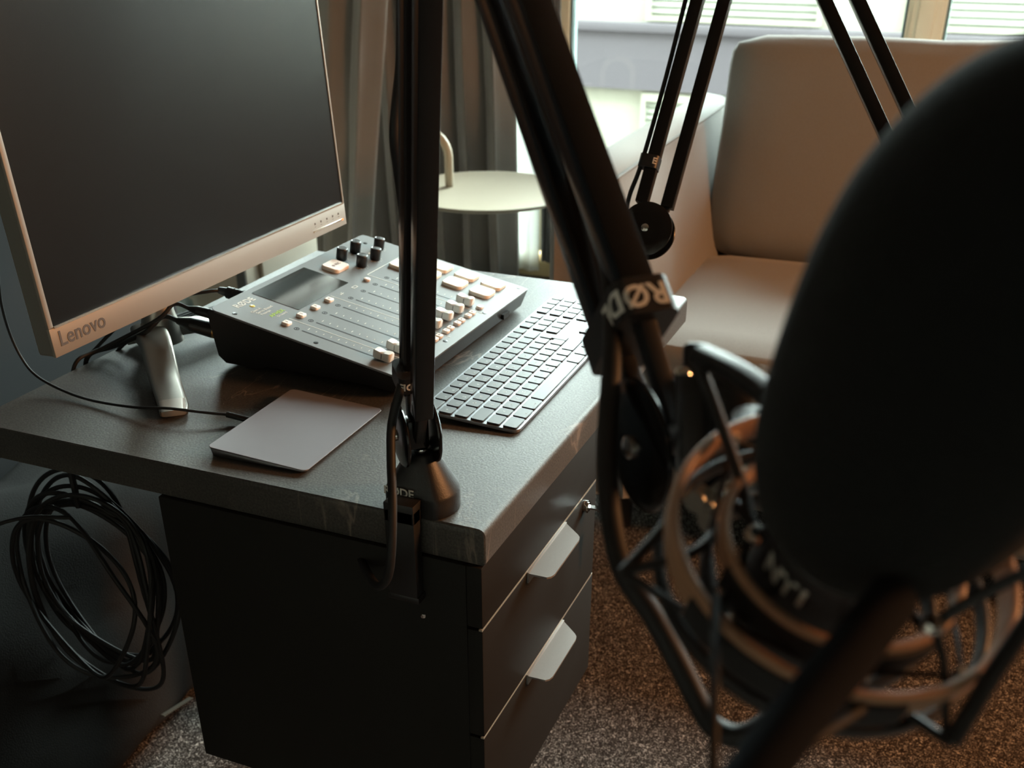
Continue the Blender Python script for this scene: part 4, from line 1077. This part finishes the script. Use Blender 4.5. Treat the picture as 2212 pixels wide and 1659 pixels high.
# ------------------------------------------------------------------ things under the desk
def ring_cable(cx, cy, cz, ry, rz, tw, ph, x_amp):
    P = []
    for k in range(20):
        a = 2*PI*k/20
        P.append((cx+x_amp*math.sin(a*2+ph), cy+ry*math.cos(a)+.008*math.sin(3*a+ph), cz+rz*math.sin(a)-(.02*math.cos(a+ph))*tw))
    return smoothpath(P, 4, closed=True)
cc = empty('coiled_cable', T((.10, .585, .478)), 'large hanging coil of black cable under the left side of the desk', 'cable')
rnd = random.Random(3)
for k in range(11):
    mb = MB(); mb.tube(ring_cable(rnd.uniform(.06, .12)-.10, rnd.uniform(-.012, .012), rnd.uniform(-.018, .012), rnd.uniform(.080, .105), rnd.uniform(.105, .135), rnd.uniform(-1, 1), rnd.uniform(0, 6), .012), .0030, 8, closed=True)
    mb.build('loop', mat('grey_black_rubber', (24, 24, 25), rough=.65, noise_amt=.05), cc)
m = MB(); m.tube([(0, 0, .11), (0, .0, .224)], .004, 8); m.build('tie', RUBBER, cc)
cable('loose_cable', [(.02, .30, .70), (.0, .25, .688), (.01, .18, .686), (.03, .12, .70)], .002, RUBBER, 'thin cable sagging just below the near desk edge')
cable('loose_cable', [(.10, .60, .70), (.02, .66, .65), (-.02, .70, .62), (-.05, .66, .60), (.02, .60, .61), (.06, .56, .60)], .0025, RUBBER, 'loose cable loop at the far left under the desk')
bg = empty('backpack', T((.24, .84, 0)), 'dark canvas backpack with a metal zip standing on the floor under the desk', 'bag')
m = MB(); 
g = bmesh.ops.create_cube(m.bm, size=2); bmesh.ops.subdivide_edges(m.bm, edges=m.bm.edges[:], cuts=12, use_grid_fill=True)
for v in m.bm.verts:
    p = v.co; q = Vector((p.x*.46, p.y*.115, p.z*.24))
    rr = (abs(p.x)**5+abs(p.y)**5+abs(p.z)**5)**(1/5); q = q/max(rr, 1e-6)*max(abs(p.x), abs(p.y), abs(p.z))
    w = noise.noise(q*9)*.030+noise.noise(q*22)*.008
    v.co = q+q.normalized()*w+Vector((0, 0, .25))
for v in m.bm.verts: v.co.z = max(v.co.z, .002)
m.build('bag_body', BAGD, bg, ang=180)
m = MB()
for k in range(16): m.box(-.0016, .0016, -.004, .004, -.001, .001, M=T((.065+.0045*k, -.116, .060-.001*k)) @ Matrix.Rotation(.3, 4, 'Y'))
m.build('zip', mat('zip_metal', (196, 190, 176), rough=.3, metal=.9, noise_amt=.02), bg)

# ------------------------------------------------------------------ light
w = bpy.data.worlds.new('world'); SC.world = w; w.use_nodes = True
nt = w.node_tree; bgn = nt.nodes['Background']
tcw = nt.nodes.new('ShaderNodeTexCoord'); sx = nt.nodes.new('ShaderNodeSeparateXYZ'); rw = nt.nodes.new('ShaderNodeValToRGB')
rw.color_ramp.elements[0].position = .46; rw.color_ramp.elements[0].color = (.05, .055, .055, 1)
rw.color_ramp.elements[1].position = .50; rw.color_ramp.elements[1].color = (.80, .95, .93, 1)
mw_ = nt.nodes.new('ShaderNodeMath'); mw_.operation = 'MULTIPLY_ADD'; mw_.inputs[1].default_value = .5; mw_.inputs[2].default_value = .5
nt.links.new(tcw.outputs['Generated'], sx.inputs[0]); nt.links.new(sx.outputs['Z'], mw_.inputs[0]); nt.links.new(mw_.outputs[0], rw.inputs[0])
nt.links.new(rw.outputs[0], bgn.inputs[0]); bgn.inputs[1].default_value = 37.0
def area(name, loc, target, size, size_y, power, col):
    l = bpy.data.lights.new(name, 'AREA'); l.shape = 'RECTANGLE'; l.size = size; l.size_y = size_y; l.energy = power; l.color = col
    o = bpy.data.objects.new(name, l); COL.objects.link(o); o.location = loc
    o.rotation_euler = (Vector(target)-Vector(loc)).to_track_quat('-Z', 'Y').to_euler(); return o
for i, (y0, y1) in enumerate(((-.115, 1.07), (-1.60, -.115), (1.07, 2.7))):
    l = bpy.data.lights.new('window_portal', 'AREA'); l.shape = 'RECTANGLE'; l.size = y1-y0; l.size_y = 2.5; l.cycles.is_portal = True
    o = bpy.data.objects.new('window_portal', l); COL.objects.link(o); o.location = (WX+.12, (y0+y1)/2, 1.35); o.rotation_euler = (PI/2, 0, PI/2)
area('warm_lamp', (.75, -2.2, 1.6), (.8, 0, .7), .5, .5, 48, (1.0, .43, .16))  # warm lamp out of view on the right, well below the ceiling
SC.view_settings.view_transform = 'Standard'; SC.view_settings.look = 'None'
SC.view_settings.exposure = 0; SC.view_settings.gamma = 1; SC.view_settings.use_curve_mapping = False
